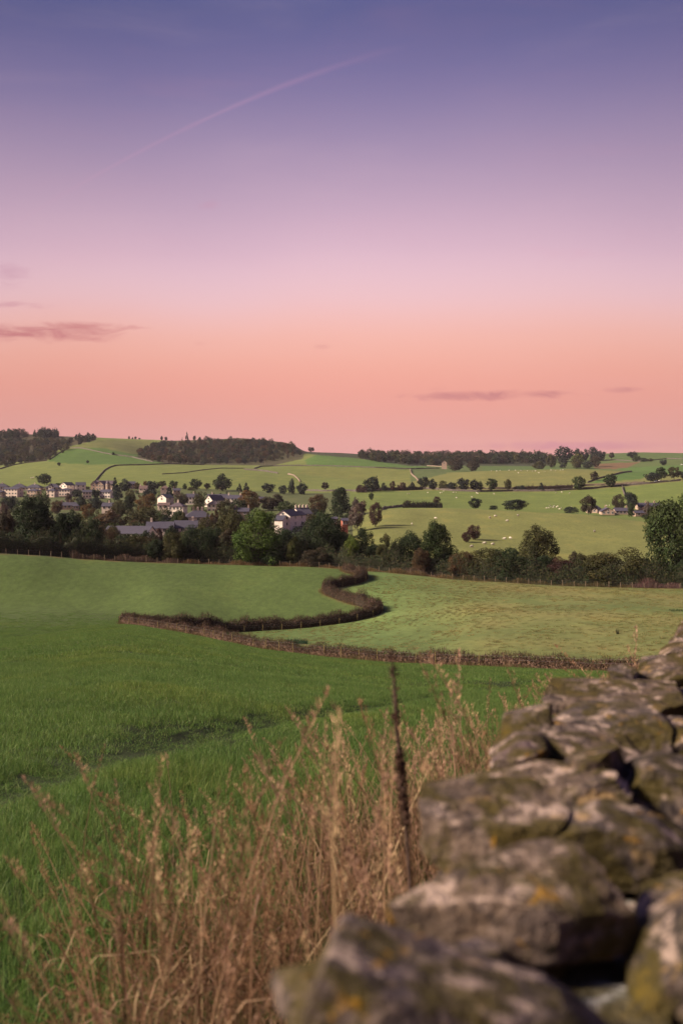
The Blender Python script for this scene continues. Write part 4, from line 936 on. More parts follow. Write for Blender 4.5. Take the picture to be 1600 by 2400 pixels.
def house(name, label, px, wpx, top, eaves, Y, ridge='x', depth=8.0, wall='w', roof='s', yaw=0.0, nx=3, ny=2, chim=(), cat='house', storey=2.6, group='village houses'):
    x, Yd, z0 = at(px, Y); W = wpx / F * Y; zt = -(top - HY) / F * Y - z0; ze = -(eaves - HY) / F * Y - z0
    if ze < 2.3: zt += 2.3 - ze; ze = 2.3
    if zt < ze + 0.3: zt = ze + 0.3
    e = empty(name, (x, Yd + depth / 2 * 0.6, z0), R(yaw), label=label, cat=cat, group=group)
    a, d = W / 2, depth / 2; wl = MB()
    base = [(-a, -d), (a, -d), (a, d), (-a, d)]
    if ridge == 'x':
        vs = [(p[0], p[1], -1.5) for p in base] + [(p[0], p[1], ze) for p in base] + [(-a, 0, zt - .1), (a, 0, zt - .1)]
        wl.add(vs, [(0, 1, 5, 4), (2, 3, 7, 6), (1, 2, 6, 9, 5), (3, 0, 4, 8, 7)])
        o = .35; k = (zt - ze) / d
        rf = [slab([(-a-o, -d-o, ze - o*k), (a+o, -d-o, ze - o*k), (a+o, 0, zt), (-a-o, 0, zt)]), slab([(a+o, d+o, ze - o*k), (-a-o, d+o, ze - o*k), (-a-o, 0, zt), (a+o, 0, zt)])]
    elif ridge == 'y':
        vs = [(p[0], p[1], -1.5) for p in base] + [(p[0], p[1], ze) for p in base] + [(0, -d, zt - .1), (0, d, zt - .1)]
        wl.add(vs, [(0, 1, 5, 8, 4), (2, 3, 7, 9, 6), (1, 2, 6, 5), (3, 0, 4, 7)])
        o = .35; k = (zt - ze) / a
        rf = [slab([(-a-o, -d-o, ze - o*k), (0, -d-o, zt), (0, d+o, zt), (-a-o, d+o, ze - o*k)]), slab([(0, -d-o, zt), (a+o, -d-o, ze - o*k), (a+o, d+o, ze - o*k), (0, d+o, zt)])]
    elif ridge == 'hip':
        vs = [(p[0], p[1], -1.5) for p in base] + [(p[0], p[1], ze) for p in base]
        wl.add(vs, [(0, 1, 5, 4), (2, 3, 7, 6), (1, 2, 6, 5), (3, 0, 4, 7), (4, 5, 6, 7)])
        o = .4; A, D = a + o, d + o; r_ = max(0.5, a - d)
        rf = [slab([(-A, -D, ze), (A, -D, ze), (r_, 0, zt), (-r_, 0, zt)]), slab([(A, D, ze), (-A, D, ze), (-r_, 0, zt), (r_, 0, zt)]), slab([(A, -D, ze), (A, D, ze), (r_, 0, zt)]), slab([(-A, D, ze), (-A, -D, ze), (-r_, 0, zt)])]
    else:                                                                                    # flat
        vs = [(p[0], p[1], -1.5) for p in base] + [(p[0], p[1], zt) for p in base]
        wl.add(vs, [(0, 1, 5, 4), (2, 3, 7, 6), (1, 2, 6, 5), (3, 0, 4, 7), (4, 5, 6, 7)])
        rf = [slab([(-a-.3, -d-.3, zt + .2), (a+.3, -d-.3, zt + .2), (a+.3, d+.3, zt + .2), (-a-.3, d+.3, zt + .2)])]; ze = zt - .3
    ob('wall', wl.mesh('wall', WALLS[wall]), e)
    rm = MB(); [rm.add(*q) for q in rf]; ro = ob('roof', rm.mesh('roof', ROOFS[roof]), e)
    for c in chim:
        cm = MB(); cm.box((0, 0, 0.2), (.85, .6, 2.2)); cm.box((0, 0, 1.25), (.95, .7, .12)); cm.tube([(-.2, 0, 1.3), (-.2, 0, 1.75)], .12, 6); cm.tube([(.2, 0, 1.3), (.2, 0, 1.75)], .12, 6)
        cx, cy = (c * a, 0) if ridge != 'y' else (0, c * d)
        if ridge == 'hip': cx = max(-max(.5, a - d), min(max(.5, a - d), cx))
        co = ob('chimney', cm.mesh('chimney', WALLS['s' if wall in 'sdr' else 'p']), ro); co.location = (cx, cy, zt - .2)
    zz = ze - 0.95; r_ = 0
    if ze < 2.6: zz = ze - 0.9
    while r_ < ny and zz > 0.2:
        for i in range(nx):
            xx = -a + W * (i + .5) / nx
            add_window(e, xx, -d - .045, zz, 0, min(1.25, W / nx * .55), 1.2)
        if depth > 5 and ny > 0:
            for sd in (-1, 1): add_window(e, sd * (a + .045), 0, zz, R(90 * sd), 1.0, 1.2)
        zz -= storey; r_ += 1
    if ridge == 'y' and ny > 0 and zt - ze > 2: add_window(e, 0, -d - .045, ze + (zt - ze) * .3, 0, .9, .9)
    return e
HS = 'house'
house(HS, 'pale hip-roofed house at the left edge of the upper street', 4, 30, 1133, 1141, 850, 'hip', 8, 'p', 's', 8, 3, 2, (0,))
house('flats', 'long pale three-storey block of flats at the left of the village', 28, 40, 1142, 1146, 800, 'x', 9, 'p', 's', -14, 5, 3, (), 'flats')
house(HS, 'brown house at the left edge below the block of flats', -2, 20, 1148, 1153, 790, 'hip', 8, 'd', 's', 0, 2, 2)
house(HS, 'hip-roofed pair of houses with central gable behind the flats', 44, 34, 1134, 1143, 870, 'hip', 9, 'p', 's', 5, 4, 2, (0,))
house(HS, 'hip-roofed pair with cream bay left of the domed tree', 80, 36, 1135, 1143, 870, 'hip', 9, 'p', 's', -6, 4, 2, (0,))
house(HS, 'sandstone hipped house below the cream-bay pair', 79, 25, 1145, 1150, 800, 'hip', 8, 's', 's', -12, 3, 3)
house(HS, 'dark stone house with small white gable under the domed tree', 124, 34, 1134, 1143, 870, 'hip', 9, 's', 's', 8, 4, 2)
house(HS, 'white gablet house in front of the dark stone house', 119, 8, 1133, 1140, 858, 'y', 5, 'w', 's', 0, 1, 2)
house(HS, 'sandstone hipped house right of the blue-green tree', 122, 20, 1145, 1150, 800, 'hip', 8, 'p', 's', -10, 2, 2)
house(HS, 'left of two tall white gabled houses above the village', 156, 21, 1130, 1137, 870, 'y', 11, 'w', 's', -24, 2, 2)
house(HS, 'low stone link building between the two white gabled houses', 171, 14, 1137, 1141, 880, 'x', 7, 's', 's', 0, 2, 1)
house(HS, 'right of two tall white houses, showing its roof slope', 188, 22, 1130, 1137, 868, 'x', 8, 'w', 's', 16, 2, 2)
house(HS, 'broad pale house with dark roof below the white gables', 154, 27, 1144, 1148, 810, 'hip', 8, 'p', 's', -8, 4, 3)
house(HS, 'pale house with right gable below the right white house', 203, 20, 1148, 1153, 780, 'x', 7, 'p', 's', 14, 3, 2)
house('school', 'left small gable wing of the stone school', 221, 13, 1127, 1135, 880, 'y', 10, 's', 'p', 0, 1, 2, (), 'school')
house('school', 'large middle gable of the stone school', 238, 19, 1127, 1136, 872, 'y', 12, 's', 'p', -8, 3, 3, (), 'school')
house('school', 'long slate-roofed rear range of the stone school', 246, 42, 1126, 1134, 888, 'x', 8, 's', 'p', 0, 6, 2, (), 'school')
def turret():
    x, Yd, z0 = at(253, 862); e = empty('turret', (x, Yd, z0), label='round stone turret with conical slate roof beside the school gable', cat='turret')
    m1 = MB(); m1.tube([(0, 0, -1), (0, 0, 6.5)], 1.7, 12); ob('wall', m1.mesh('wall', WALLS['s']), e)
    m2 = MB(); m2.tube([(0, 0, 6.4), (0, 0, 9.6)], [2.0, 0.05], 12); ob('roof', m2.mesh('roof', ROOFS['p']), e)
    for k in (-.5, .5): add_window(e, 1.7 * math.sin(k), -1.7 * math.cos(k), 4.6, k, .7, 1.3)
turret()
house('cottage', 'bright white cottage with dark roof below the stone school', 249, 26, 1147, 1153, 790, 'x', 7, 'w', 's', -10, 4, 2, (-.9, .95), 'cottage')
house(HS, 'slate-roofed house right of the broad dark school tree', 307, 18, 1128, 1134, 890, 'x', 8, 's', 's', 12, 3, 2)
house(HS, 'house with tall white chimney stack half hidden by trees', 336, 18, 1138, 1145, 850, 'x', 8, 'p', 'b', 0, 2, 2, (-.9,))
house('bungalow', 'small hip-roofed bungalow left of the dark conifer', 386, 20, 1138, 1144, 830, 'hip', 8, 'p', 'b', 10, 2, 1, (), 'bungalow')
house('bungalow', 'small bungalow right of the dark conifer', 413, 16, 1144, 1149, 820, 'x', 7, 's', 's', 12, 2, 1, (-.8,), 'bungalow')
house(HS, 'plain pink-white gable end left of the maroon tree', 387, 25, 1158, 1166, 680, 'y', 9, 'w', 's', -26, 1, 1)
house(HS, 'white two-storey house with hipped roof in the village middle', 416, 35, 1177, 1187, 560, 'hip', 7.5, 'w', 'p', -10, 4, 2, (0,))
house(HS, 'low roof behind the green tree left of the white hipped house', 384, 26, 1178, 1184, 575, 'x', 7, 'p', 'b', 0, 2, 1)
house('terrace', 'left slate-roofed row of the white terrace', 450, 28, 1157, 1165, 700, 'x', 8, 'w', 's', 4, 4, 2, (.2,), 'terrace')
house(HS, 'left white gable in front of the slate terrace', 498, 24, 1160, 1172, 670, 'y', 9, 'w', 's', -32, 1, 1)
house(HS, 'right white gable in front of the slate terrace', 508, 20, 1161, 1172, 690, 'y', 9, 'w', 's', -32, 1, 1)
house('terrace', 'middle slate-roofed row of the white terrace', 512, 52, 1158, 1166, 720, 'x', 8, 'w', 's', 3, 6, 2, (-.6,), 'terrace')
house('terrace', 'right slate-roofed row of the white terrace', 551, 34, 1160, 1168, 700, 'x', 8, 'w', 's', -8, 4, 2, (-.95, .7), 'terrace')
house(HS, 'pale pair of houses with brown slate roof below the terrace', 500, 30, 1173, 1182, 620, 'hip', 8, 'p', 'p', 6, 3, 2)
house(HS, 'long hip-roofed slate house with four chimneys in the middle village', 462, 66, 1196, 1212, 455, 'hip', 9, 'p', 's', 12, 5, 1, (-.9, -.6, 0, .8))
house('terrace', 'left half of the pale terrace under a dark purple roof behind the hedgerow trees', 374, 62, 1223, 1237, 392, 'x', 9, 'p', 's', 4, 5, 1, (-.7,), 'terrace')
house('terrace', 'right half of the pale terrace, its roof slightly higher', 434, 52, 1220, 1236, 398, 'x', 9, 'p', 's', 6, 4, 1, (.6,), 'terrace')
house(HS, 'long dark slate roof with pale right gable behind the hedgerow', 302, 108, 1233, 1249, 370, 'x', 9, 'w', 's', -12, 5, 1)
house('porch', 'small pink gabled outbuilding in front of the long pale terrace', 440, 17, 1236, 1245, 372, 'y', 4, 'w', 'p', -10, 0, 0, (), 'outbuilding')
house(HS, 'terrace with purple slate roof behind brown trees at the left', 158, 36, 1177, 1184, 640, 'x', 7, 's', 's', 8, 4, 2, (-.8, .2))
house(HS, 'brick-red end house right of the purple slate terrace', 177, 13, 1180, 1186, 630, 'hip', 7, 's', 's', 10, 2, 2)
house(HS, 'small purple roof peeping over the russet-brown tree', 252, 24, 1178, 1186, 600, 'x', 7, 'p', 's', 0, 2, 1, (.2,))
house(HS, 'white gabled house with tall pale flank beside the large dark tree', 674, 36, 1195, 1208, 430, 'y', 14, 'w', 's', -16, 2, 2)
house(HS, 'second white gabled house close behind the first', 694, 26, 1198, 1207, 446, 'y', 12, 'w', 's', -16, 1, 2)
house(HS, 'lean-to with dark roof left of the white gabled houses', 659, 20, 1208, 1218, 424, 'x', 8, 'w', 's', -16, 0, 0)
house(HS, 'slate house with row of chimneys behind the white gabled houses', 706, 32, 1190, 1203, 470, 'x', 9, 'p', 's', 30, 3, 2, (-.9, -.3, .3, .9))
house('shed', 'small blue-roofed shed right of the large dark tree', 783, 13, 1211, 1215, 400, 'x', 3.5, 'd', 's', 0, 1, 1, (), 'shed')
house('shed', 'little red brick shed near the grey twiggy tree', 807, 13, 1214, 1219, 395, 'x', 3.5, 'r', 's', 10, 2, 1, (), 'shed')
house(HS, 'low blue roof behind the orange and olive tree', 614, 14, 1164, 1169, 700, 'x', 6, 'd', 's', 20, 1, 1)
house(HS, 'brown roof with two chimneys below the orange and olive tree', 566, 34, 1190, 1198, 520, 'x', 7, 'd', 's', 0, 2, 1, (-.9, .9))
house('barn', 'isolated sunlit stone barn in front of the ridge wood', 1041, 12, 1079, 1084, 1380, 'y', 9, 's', 'b', -6, 1, 1, (), 'barn', group='farm buildings')
FG = 'farm buildings'
house('farmhouse', 'left pale stone gable of the farm at the brown ash tree', 1394, 27, 1190, 1199, 632, 'y', 11, 's', 's', -30, 2, 2, (), 'farmhouse', group=FG)
house('farmhouse', 'front stone gable of the farmhouse with small porches', 1424, 30, 1193, 1201, 612, 'y', 11, 's', 's', -6, 3, 2, (.9,), 'farmhouse', group=FG)
house('farmhouse', 'low slate-roofed wing right of the farmhouse gable', 1457, 34, 1197, 1204, 618, 'x', 7, 's', 's', 0, 4, 2, (.7,), 'farmhouse', group=FG)
house('cottage', 'long two-storey farm cottages with slate roof at the right', 1523, 58, 1185, 1193, 660, 'x', 8, 's', 's', 0, 6, 2, (-.3, .4), 'cottage', group=FG)
house('outbuilding', 'lower lean-to outbuilding in front of the farm cottages', 1502, 34, 1199, 1204, 600, 'x', 6, 's', 's', 6, 2, 1, (), 'outbuilding', group=FG)

# ------------------------------------------------------------------ poles, cars, sheep, small things
def pole(label, px, top, base=None, Y=None, r=.14):
    x, Yd, z = hit(px, base)[0] if Y is None else at(px, Y); h = -(top - HY) / F * Yd - z
    mb = MB(); mb.tube([(0, 0, -.5), (0, 0, h)], [r, r * .7], 8); e = empty('utility_pole', (x, Yd, z), label=label, cat='pole', group='utility poles')
    ob('shaft', mb.mesh('shaft', M_POST), e); m2 = MB(); m2.box((0, 0, h - .4), (1.5, .12, .14)); ob('crossarm', m2.mesh('crossarm', M_POST), e)
    for k in (-.6, .6):
        m3 = MB(); m3.tube([(k, 0, h - .33), (k, 0, h - .1)], .06, 6); ob('insulator', m3.mesh('insulator', WALLS['p']), e)
pole('tall utility pole in front of the purple-brown wood', 621, 1074, Y=1400, r=.22)
pole('faint utility pole left of the giant oak hillside', 497, 1080, Y=1380, r=.2)
pole('short pole before the shrub left of the giant oak', 482, 1143, Y=860)
pole('pale pole in front of the giant oak', 516, 1142, Y=870)
pole('pole at the right end of the terrace roofs', 563, 1150, Y=800)
pole('utility pole on the notch beside the bare round-headed tree', 724, 1057, Y=1780, r=.25)
pole('small pole on the right ridge skyline', 783, 1060, Y=1850, r=.25)

def car(label, px, Y, colr, rz):
    e = empty('parked_car', at(px, Y), rz, label=label, cat='car')
    cm = wmat('car_paint', colr, .3); prof = [(-2.1, .35), (-2.1, .75), (-1.3, .88), (-.8, 1.38), (.7, 1.42), (1.3, .95), (2.05, .82), (2.1, .35)]
    v = [(x, -.85 if i == 0 else .85, z) for i in (0, 1) for x, z in prof]; n = len(prof)
    mb = MB(); mb.add(v, [tuple(range(n)), tuple(range(2*n-1, n-1, -1))] + [(i, i + n, (i+1) % n + n, (i+1) % n) for i in range(n)]); ob('body', mb.mesh('body', cm), e)
    for s in (-.862, .862):
        mw = MB(); mw.add([(-1.05, s, .92), (.95, s, .95), (.6, s, 1.33), (-.72, s, 1.3)], [(0, 1, 2, 3)]); ob('side_window', mw.mesh('side_window', M_PANE), e)
    for wx in (-1.3, 1.3):
        for wy in (-.86, .86):
            mt = MB(); mt.tube([(wx, wy - .1, .32), (wx, wy + .1, .32)], .32, 12); ob('wheel', mt.mesh('wheel', M_PANE), e)
car('small white car parked on the lane under the dark bushy tree', 1545, 862, (.6, .58, .58), .2)
car('blue-grey car parked on the lane behind the white one', 1538, 866, (.18, .2, .3), .1)
car('white vehicle at the right edge of the far ridge fields', 1598, 1360, (.7, .66, .62), .0)
car('white van-like vehicle among the bushes left of the white gabled house', 636, 640, (.6, .56, .5), .1)

def sheep_mesh():
    V, f, C = [], [], []
    def loft(cs, rs, n=10, col=(.62, .55, .45)):
        k = len(V)
        for i, (c, r) in enumerate(zip(cs, rs)):
            d = Vector(cs[min(i+1, len(cs)-1)]) - Vector(cs[max(i-1, 0)]); d.normalize(); u = d.cross(Vector((0, 1, 0.01))).normalized(); w2 = d.cross(u)
            for j in range(n):
                a = 2 * math.pi * j / n; p = Vector(c) + (u * math.cos(a) * r[0] + w2 * math.sin(a) * r[1]); V.append(tuple(p)); C.append(col)
        for i in range(len(cs) - 1):
            for j in range(n): f.append((k + i*n + j, k + i*n + (j+1) % n, k + (i+1)*n + (j+1) % n, k + (i+1)*n + j))
        f.append(tuple(range(k, k + n))); f.append(tuple(range(k + len(cs)*n - 1, k + len(cs)*n - n - 1, -1)))
    loft([(-.56, 0, .62), (-.5, 0, .62), (-.3, 0, .60), (0, 0, .57), (.3, 0, .6), (.46, 0, .66), (.56, 0, .72)], [(.05, .05), (.2, .18), (.3, .27), (.33, .3), (.29, .26), (.2, .17), (.12, .10)])
    loft([(.5, 0, .70), (.62, 0, .62), (.72, 0, .46), (.77, 0, .30)], [(.12, .10), (.10, .085), (.09, .07), (.05, .045)], 8, (.5, .43, .36))
    for x in (-.36, .34):
        for y in (-.13, .13): loft([(x, y, .42), (x + .02, y, .22), (x, y, 0)], [(.07, .06), (.045, .04), (.04, .035)], 6, (.35, .29, .24))
    for y in (-1, 1): loft([(.60, y * .07, .66), (.58, y * .17, .68)], [(.04, .03), (.015, .01)], 5, (.5, .42, .35))
    loft([(-.55, 0, .66), (-.62, 0, .5)], [(.05, .05), (.03, .03)], 6)
    return mesh_np('sheep', V, f, leaf_mat('fleece', .0, False, .95), C, smooth=True)
SM = sheep_mesh()
ORD = 'first second third fourth fifth sixth seventh eighth ninth tenth eleventh twelfth thirteenth fourteenth fifteenth sixteenth'.split()
def flock(label, pts, ymin, group, s=1.15):
    if isinstance(label, str): pts = sorted(pts); label = [ORD[i] + ' ' + label for i in range(len(pts))]
    for i, (px, py) in enumerate(pts):
        x, Yd, z = hit(px, py, ymin)[0]
        o = bpy.data.objects.new('sheep', SM); link(o); o.location = (x, Yd, z - .02); o.rotation_euler = (0, 0, (px * 1.7 + py) % 6.28); o.scale = (s,) * 3
        tag(o, label if isinstance(label, str) else label[i], 'sheep', group)
flock(['sheep alone on the left of the near sheep field', 'sheep grazing behind the tall loose green tree top', 'left of two sheep near the crest above the maroon thorn', 'right of two sheep near the crest above the maroon thorn',
       'sheep facing away above the round-headed olive tree', 'sheep near the crest at the middle of the near sheep field', 'sheep resting alone in front of the farmhouse slope'],
      [(965, 1231), (1020, 1217), (1147, 1216), (1160, 1212), (1188, 1224), (1213, 1210.5), (1392, 1248.5)], 330, 'sheep in the near field')
flock(['leftmost sheep low in the near field, by the thicket', 'sheep right of the thorn low in the near field', 'sheep above the dark thicket low in the near field', 'left of the upper pair beside the olive tree', 'right of the upper pair beside the olive tree'],
      [(1105, 1284), (1135, 1276.5), (1154, 1279), (1182, 1265.5), (1195, 1264.5)], 300, 'sheep in the near field')
flock('sheep from the left in the middle pasture below the lane', [(954, 1158.5), (959, 1158.5), (1002, 1156), (1031, 1157), (1035, 1156), (1039, 1152.5), (1062, 1155.5), (1068, 1156), (1069, 1168.5), (1105, 1166.5), (1116, 1157), (1119, 1158.5), (1157, 1159.5), (1302, 1156.5), (1315, 1155), (1334, 1158)], 560, 'sheep in the middle pasture', 1.1)
flock('sheep from the left in the flock beside the farmhouse', [(1280, 1193), (1285, 1192.5), (1290, 1190), (1296, 1191), (1298, 1188), (1303, 1190.5), (1306, 1188.5), (1310, 1195), (1314, 1193), (1288, 1186.5), (1338, 1190), (1420, 1187), (1427, 1186.5)], 560, 'sheep flock by the farm', 1.1)
flock('sheep from the left along the brow of the straw-coloured hill', [(1151, 1105), (1163, 1105.5), (1171, 1104), (1192, 1103.5), (1207, 1103.5), (1214, 1110), (1220, 1104), (1235, 1105), (1247, 1106), (1254, 1105), (1262, 1110), (1276, 1107), (1290, 1103), (1301, 1105), (1312, 1103), (1318, 1102.5)], 1000, 'sheep on the far hill', 1.15)
flock('of three sheep lying together left of the domed tree', [(73, 1121.5), (76, 1121.5), (79, 1121)], 900, 'sheep above the village', 1.4)
# ------------------------------------------------------------------ foreground dry-stone wall
def stone_mat():
    m, nb = new_mat('lichened_stone'); t = nb.n('ShaderNodeTexCoord'); oi = nb.n('ShaderNodeObjectInfo')
    geo = nb.n('ShaderNodeNewGeometry'); v = geo.outputs['Position']
    n1 = nb.noise(v, 9.0, 6, .6); n2 = nb.noise(v, 38.0, 5, .65); n3 = nb.noise(v, 110.0, 3, .6); n4 = nb.noise(v, 8.0, 6, .62, .6); n5 = nb.noise(v, 13.0, 5, .55, .9); n6 = nb.noise(v, 15.0, 7, .68)
    base = nb.mix(nb.sstep(n1, .36, .66), oi.outputs['Color'], (.115, .085, .075)); base = nb.mix(nb.m('MULTIPLY', nb.sstep(n2, .42, .72), .45), base, (.30, .22, .18))
    base = nb.mix(nb.m('MULTIPLY', nb.sstep(n2, .52, .30), .85), base, (.028, .022, .024))
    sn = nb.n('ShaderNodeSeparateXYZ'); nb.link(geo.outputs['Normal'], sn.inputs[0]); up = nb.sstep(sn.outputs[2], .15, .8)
    base = nb.mix(nb.m('MULTIPLY', nb.m('MULTIPLY', nb.sstep(n6, .52, .60), up), .85), base, (.50, .37, .31))  # pale lichen crust kept to upward faces, lit tops put into the colour
    base = nb.mix(nb.m('MULTIPLY', nb.sstep(nb.noise(v, 12.0, 6, .62, .3), .58, .66), .7), base, (.36, .23, .10))                      # warm tan patches
    base = nb.mix(nb.m('MULTIPLY', nb.sstep(n4, .45, .56), .9), base, (.060, .046, .010))                  # dark olive moss
    base = nb.mix(nb.m('MULTIPLY', nb.m('MULTIPLY', nb.sstep(n4, .58, .70), nb.sstep(n3, .3, .7)), .8), base, (.17, .115, .012))
    base = nb.mix(nb.m('MULTIPLY', nb.m('MULTIPLY', nb.sstep(n5, .65, .69), nb.sstep(n2, .35, .6)), .9), base, (.36, .185, .014))   # orange lichen
    base = nb.mix(1.0, base, (.68, .68, .68), 'MULTIPLY')
    h = nb.m('ADD', nb.m('ADD', n1, nb.m('MULTIPLY', n2, .5)), nb.m('MULTIPLY', n3, .25))
    return finish(m, nb, base, .92, h, 1.0, .035, spec=.15)
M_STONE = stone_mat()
def stone_np(seg, seed, rnd=.45, rough=.10, cuts=5, taper=0.0):
    """a weathered block inside the unit cube: cut facets, rounded arrises, pitted faces"""
    g = np.random.default_rng(seed); n = seg; lin = np.linspace(-1, 1, n + 1); V, idx, f = [], {}, []
    def vid(p):
        k = tuple(np.round(p, 5))
        if k not in idx: idx[k] = len(V); V.append(p)
        return idx[k]
    for ax in range(3):
        for sg in (-1, 1):
            for i in range(n):
                for j in range(n):
                    q = []
                    for a, b_ in ((i, j), (i + 1, j), (i + 1, j + 1), (i, j + 1)):
                        p = np.zeros(3); p[ax] = sg; p[(ax + 1) % 3] = lin[a]; p[(ax + 2) % 3] = lin[b_]; q.append(vid(p))
                    f.append(tuple(q) if sg > 0 else tuple(q[::-1]))
    V = np.array(V); d = V / np.linalg.norm(V, axis=1, keepdims=True)
    P = V * (1 - rnd) + d * rnd * 1.18
    if taper: P[:, 0] *= 1 - taper * (P[:, 2] * .5 + .5)
    for k in range(cuts):
        nn = unit(1, g)[0]; off = g.uniform(.74, 1.02)
        if k == 0: nn = np.array([g.normal(0, .12), g.normal(0, .12), 1.0]); nn /= np.linalg.norm(nn); off = .80
        if k == 1: nn = np.array([g.normal(0, .12), -1.0, g.normal(.1, .15)]); nn /= np.linalg.norm(nn); off = .80
        s = P @ nn - off; P -= np.where(s > 0, s, 0)[:, None] * nn * .9
    ph = g.uniform(0, 20, 9); disp = np.zeros(len(P))
    for k, (a, fr) in enumerate(((1, 2.1), (.55, 4.6), (.35, 9.5), (.2, 19))):
        disp += a * np.sin(P[:, 0] * fr + ph[k] + 1.5 * np.sin(P[:, 1] * fr * .8 + ph[k + 4])) * np.cos(P[:, 1] * fr * 1.1 + ph[k + 1]) * np.cos(P[:, 2] * fr * .9 + ph[k + 2] + np.sin(P[:, 0] * fr))
    P += d * (disp * rough)[:, None]
    lay = np.floor((P[:, 2] + .12 * np.sin(P[:, 0] * 2.3 + ph[5]) + .08 * np.sin(P[:, 1] * 3 + ph[6])) * 3.2 + ph[7])          # bedding planes: each layer juts differently
    jut = np.sin(lay * 12.9898 + ph[8]) * .075; P[:, 0] += np.sign(P[:, 0]) * jut * np.abs(P[:, 0]); P[:, 1] += np.sign(P[:, 1]) * jut * 1.3 * np.abs(P[:, 1])
    P /= np.abs(P).max(0) * 2
    return P, f
def stone_obj(parent, me, loc, dim, rot, col):
    o = bpy.data.objects.new('stone', me); link(o, parent); o.location = loc; o.scale = dim; o.rotation_euler = rot; o.color = (*col, 1); return o
wall = empty('dry_stone_wall', (-.2, 1.2, -1.9), label='mossy dry-stone wall with orange lichen in the right foreground', cat='stone wall', kind='thing'); wall.location = (0, 0, 0)
GREY, MAUV, TANN, DARK = (.08, .064, .062), (.085, .062, .078), (.13, .088, .06), (.030, .025, .022)
def wtop(Y): return -.47 - .065 * Y
def wleft(Y): return float(np.interp(Y, [-1.5, 1.036, 1.34, 1.93, 2.5, 3.06, 3.67, 4.7, 9.0], [-1.15, -.06, .06, .174, .386, .616, .984, 1.49, 3.4]))
YAW = -math.atan2(1.53, 3.66)
COPES = [  # sighted left, right, top, bottom; distance; depth; yaw, roll, pitch (deg); colour; roundness
 (720, 1450, 2265, 2620, 1.13, .20, -12, 16, 0, MAUV, .6, 1), (650, 890, 2270, 2450, 1.22, .16, 10, -10, 0, DARK, .5, 2),
 (915, 1490, 2025, 2260, 1.42, .16, -4, 1, 4, TANN, .26, 3), (1470, 1700, 2080, 2460, 1.40, .24, -20, 12, 0, DARK, .45, 4),
 (990, 1340, 1872, 2030, 1.78, .18, -6, -4, 5, TANN, .42, 5), (1300, 1640, 1890, 2040, 1.76, .18, -12, 7, 5, GREY, .42, 6),
 (1035, 1465, 1808, 1885, 2.10, .24, -14, -7, 4, TANN, .35, 7), (1295, 1465, 1755, 1880, 2.18, .16, -8, -12, -6, (.06, .038, .04), .22, 8), (1440, 1690, 1770, 1900, 2.14, .24, -14, 10, 0, DARK, .45, 9),
 (1150, 1296, 1718, 1815, 2.44, .2, -10, -16, 0, (.10, .062, .085), .35, 10), (1260, 1500, 1728, 1800, 2.48, .22, -18, 4, 4, TANN, .4, 11),
 (1166, 1292, 1668, 1735, 2.64, .2, -14, -14, 0, (.13, .10, .08), .3, 12), (1270, 1565, 1662, 1745, 2.80, .26, -16, -3, 6, GREY, .35, 13), (1510, 1720, 1690, 1790, 2.76, .26, -18, 9, 0, DARK, .45, 14),
 (1285, 1600, 1614, 1662, 3.14, .30, -18, 1, 5, TANN, .3, 15), (1540, 1740, 1632, 1690, 3.16, .26, -20, 7, 0, GREY, .4, 16),
 (1424, 1492, 1566, 1618, 3.55, .2, -20, -5, 0, GREY, .6, 17), (1478, 1660, 1546, 1612, 3.70, .28, -20, -6, 4, TANN, .42, 18), (1500, 1575, 1540, 1560, 4.15, .22, -20, -4, 0, DARK, .3, 19),
 (1546, 1660, 1507, 1556, 4.55, .26, -20, -5, 0, (.24, .16, .09), .5, 20),
]
for L, Rr, tp, bt, Y, dep, yw, rl, pt, col, rnd, sd in COPES:
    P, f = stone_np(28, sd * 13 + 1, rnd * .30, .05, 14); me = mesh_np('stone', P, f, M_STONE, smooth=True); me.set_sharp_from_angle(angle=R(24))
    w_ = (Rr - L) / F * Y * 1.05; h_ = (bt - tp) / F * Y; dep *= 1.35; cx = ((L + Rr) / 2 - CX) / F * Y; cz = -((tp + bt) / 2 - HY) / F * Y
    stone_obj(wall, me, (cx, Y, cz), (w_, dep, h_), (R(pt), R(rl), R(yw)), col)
SMALL = []
for k in range(6):
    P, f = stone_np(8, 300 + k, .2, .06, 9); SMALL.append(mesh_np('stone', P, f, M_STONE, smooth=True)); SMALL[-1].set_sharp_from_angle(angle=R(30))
gs = random.Random(11)
for k in range(34):                                               # small packing stones wedged between the copes
    Yp = gs.uniform(1.2, 4.6); u_ = gs.uniform(.08, .40); p = Vector((wleft(Yp), Yp, wtop(Yp) - gs.uniform(.05, .11))) + Vector((math.cos(YAW), math.sin(YAW), 0)) * u_
    stone_obj(wall, SMALL[k % 6], p, (gs.uniform(.07, .15), gs.uniform(.06, .12), gs.uniform(.03, .07)), (gs.gauss(0, .2), gs.gauss(0, .2), gs.uniform(0, 3)), gs.choice([GREY, MAUV, TANN, DARK]))
VAR = []
for k in range(10):
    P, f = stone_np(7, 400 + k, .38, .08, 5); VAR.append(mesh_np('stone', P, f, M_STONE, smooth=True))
g_ = random.Random(5)
Yv = 4.95                                                         # coping beyond the frame's edge
while Yv < 9.0:
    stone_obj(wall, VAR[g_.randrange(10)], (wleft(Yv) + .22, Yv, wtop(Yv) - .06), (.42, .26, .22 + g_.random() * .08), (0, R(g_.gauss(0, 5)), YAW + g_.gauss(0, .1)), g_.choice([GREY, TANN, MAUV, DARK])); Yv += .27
nrm = Vector((math.cos(YAW), math.sin(YAW), 0))
PALS = [GREY, TANN, MAUV, DARK, (.24, .18, .14)]
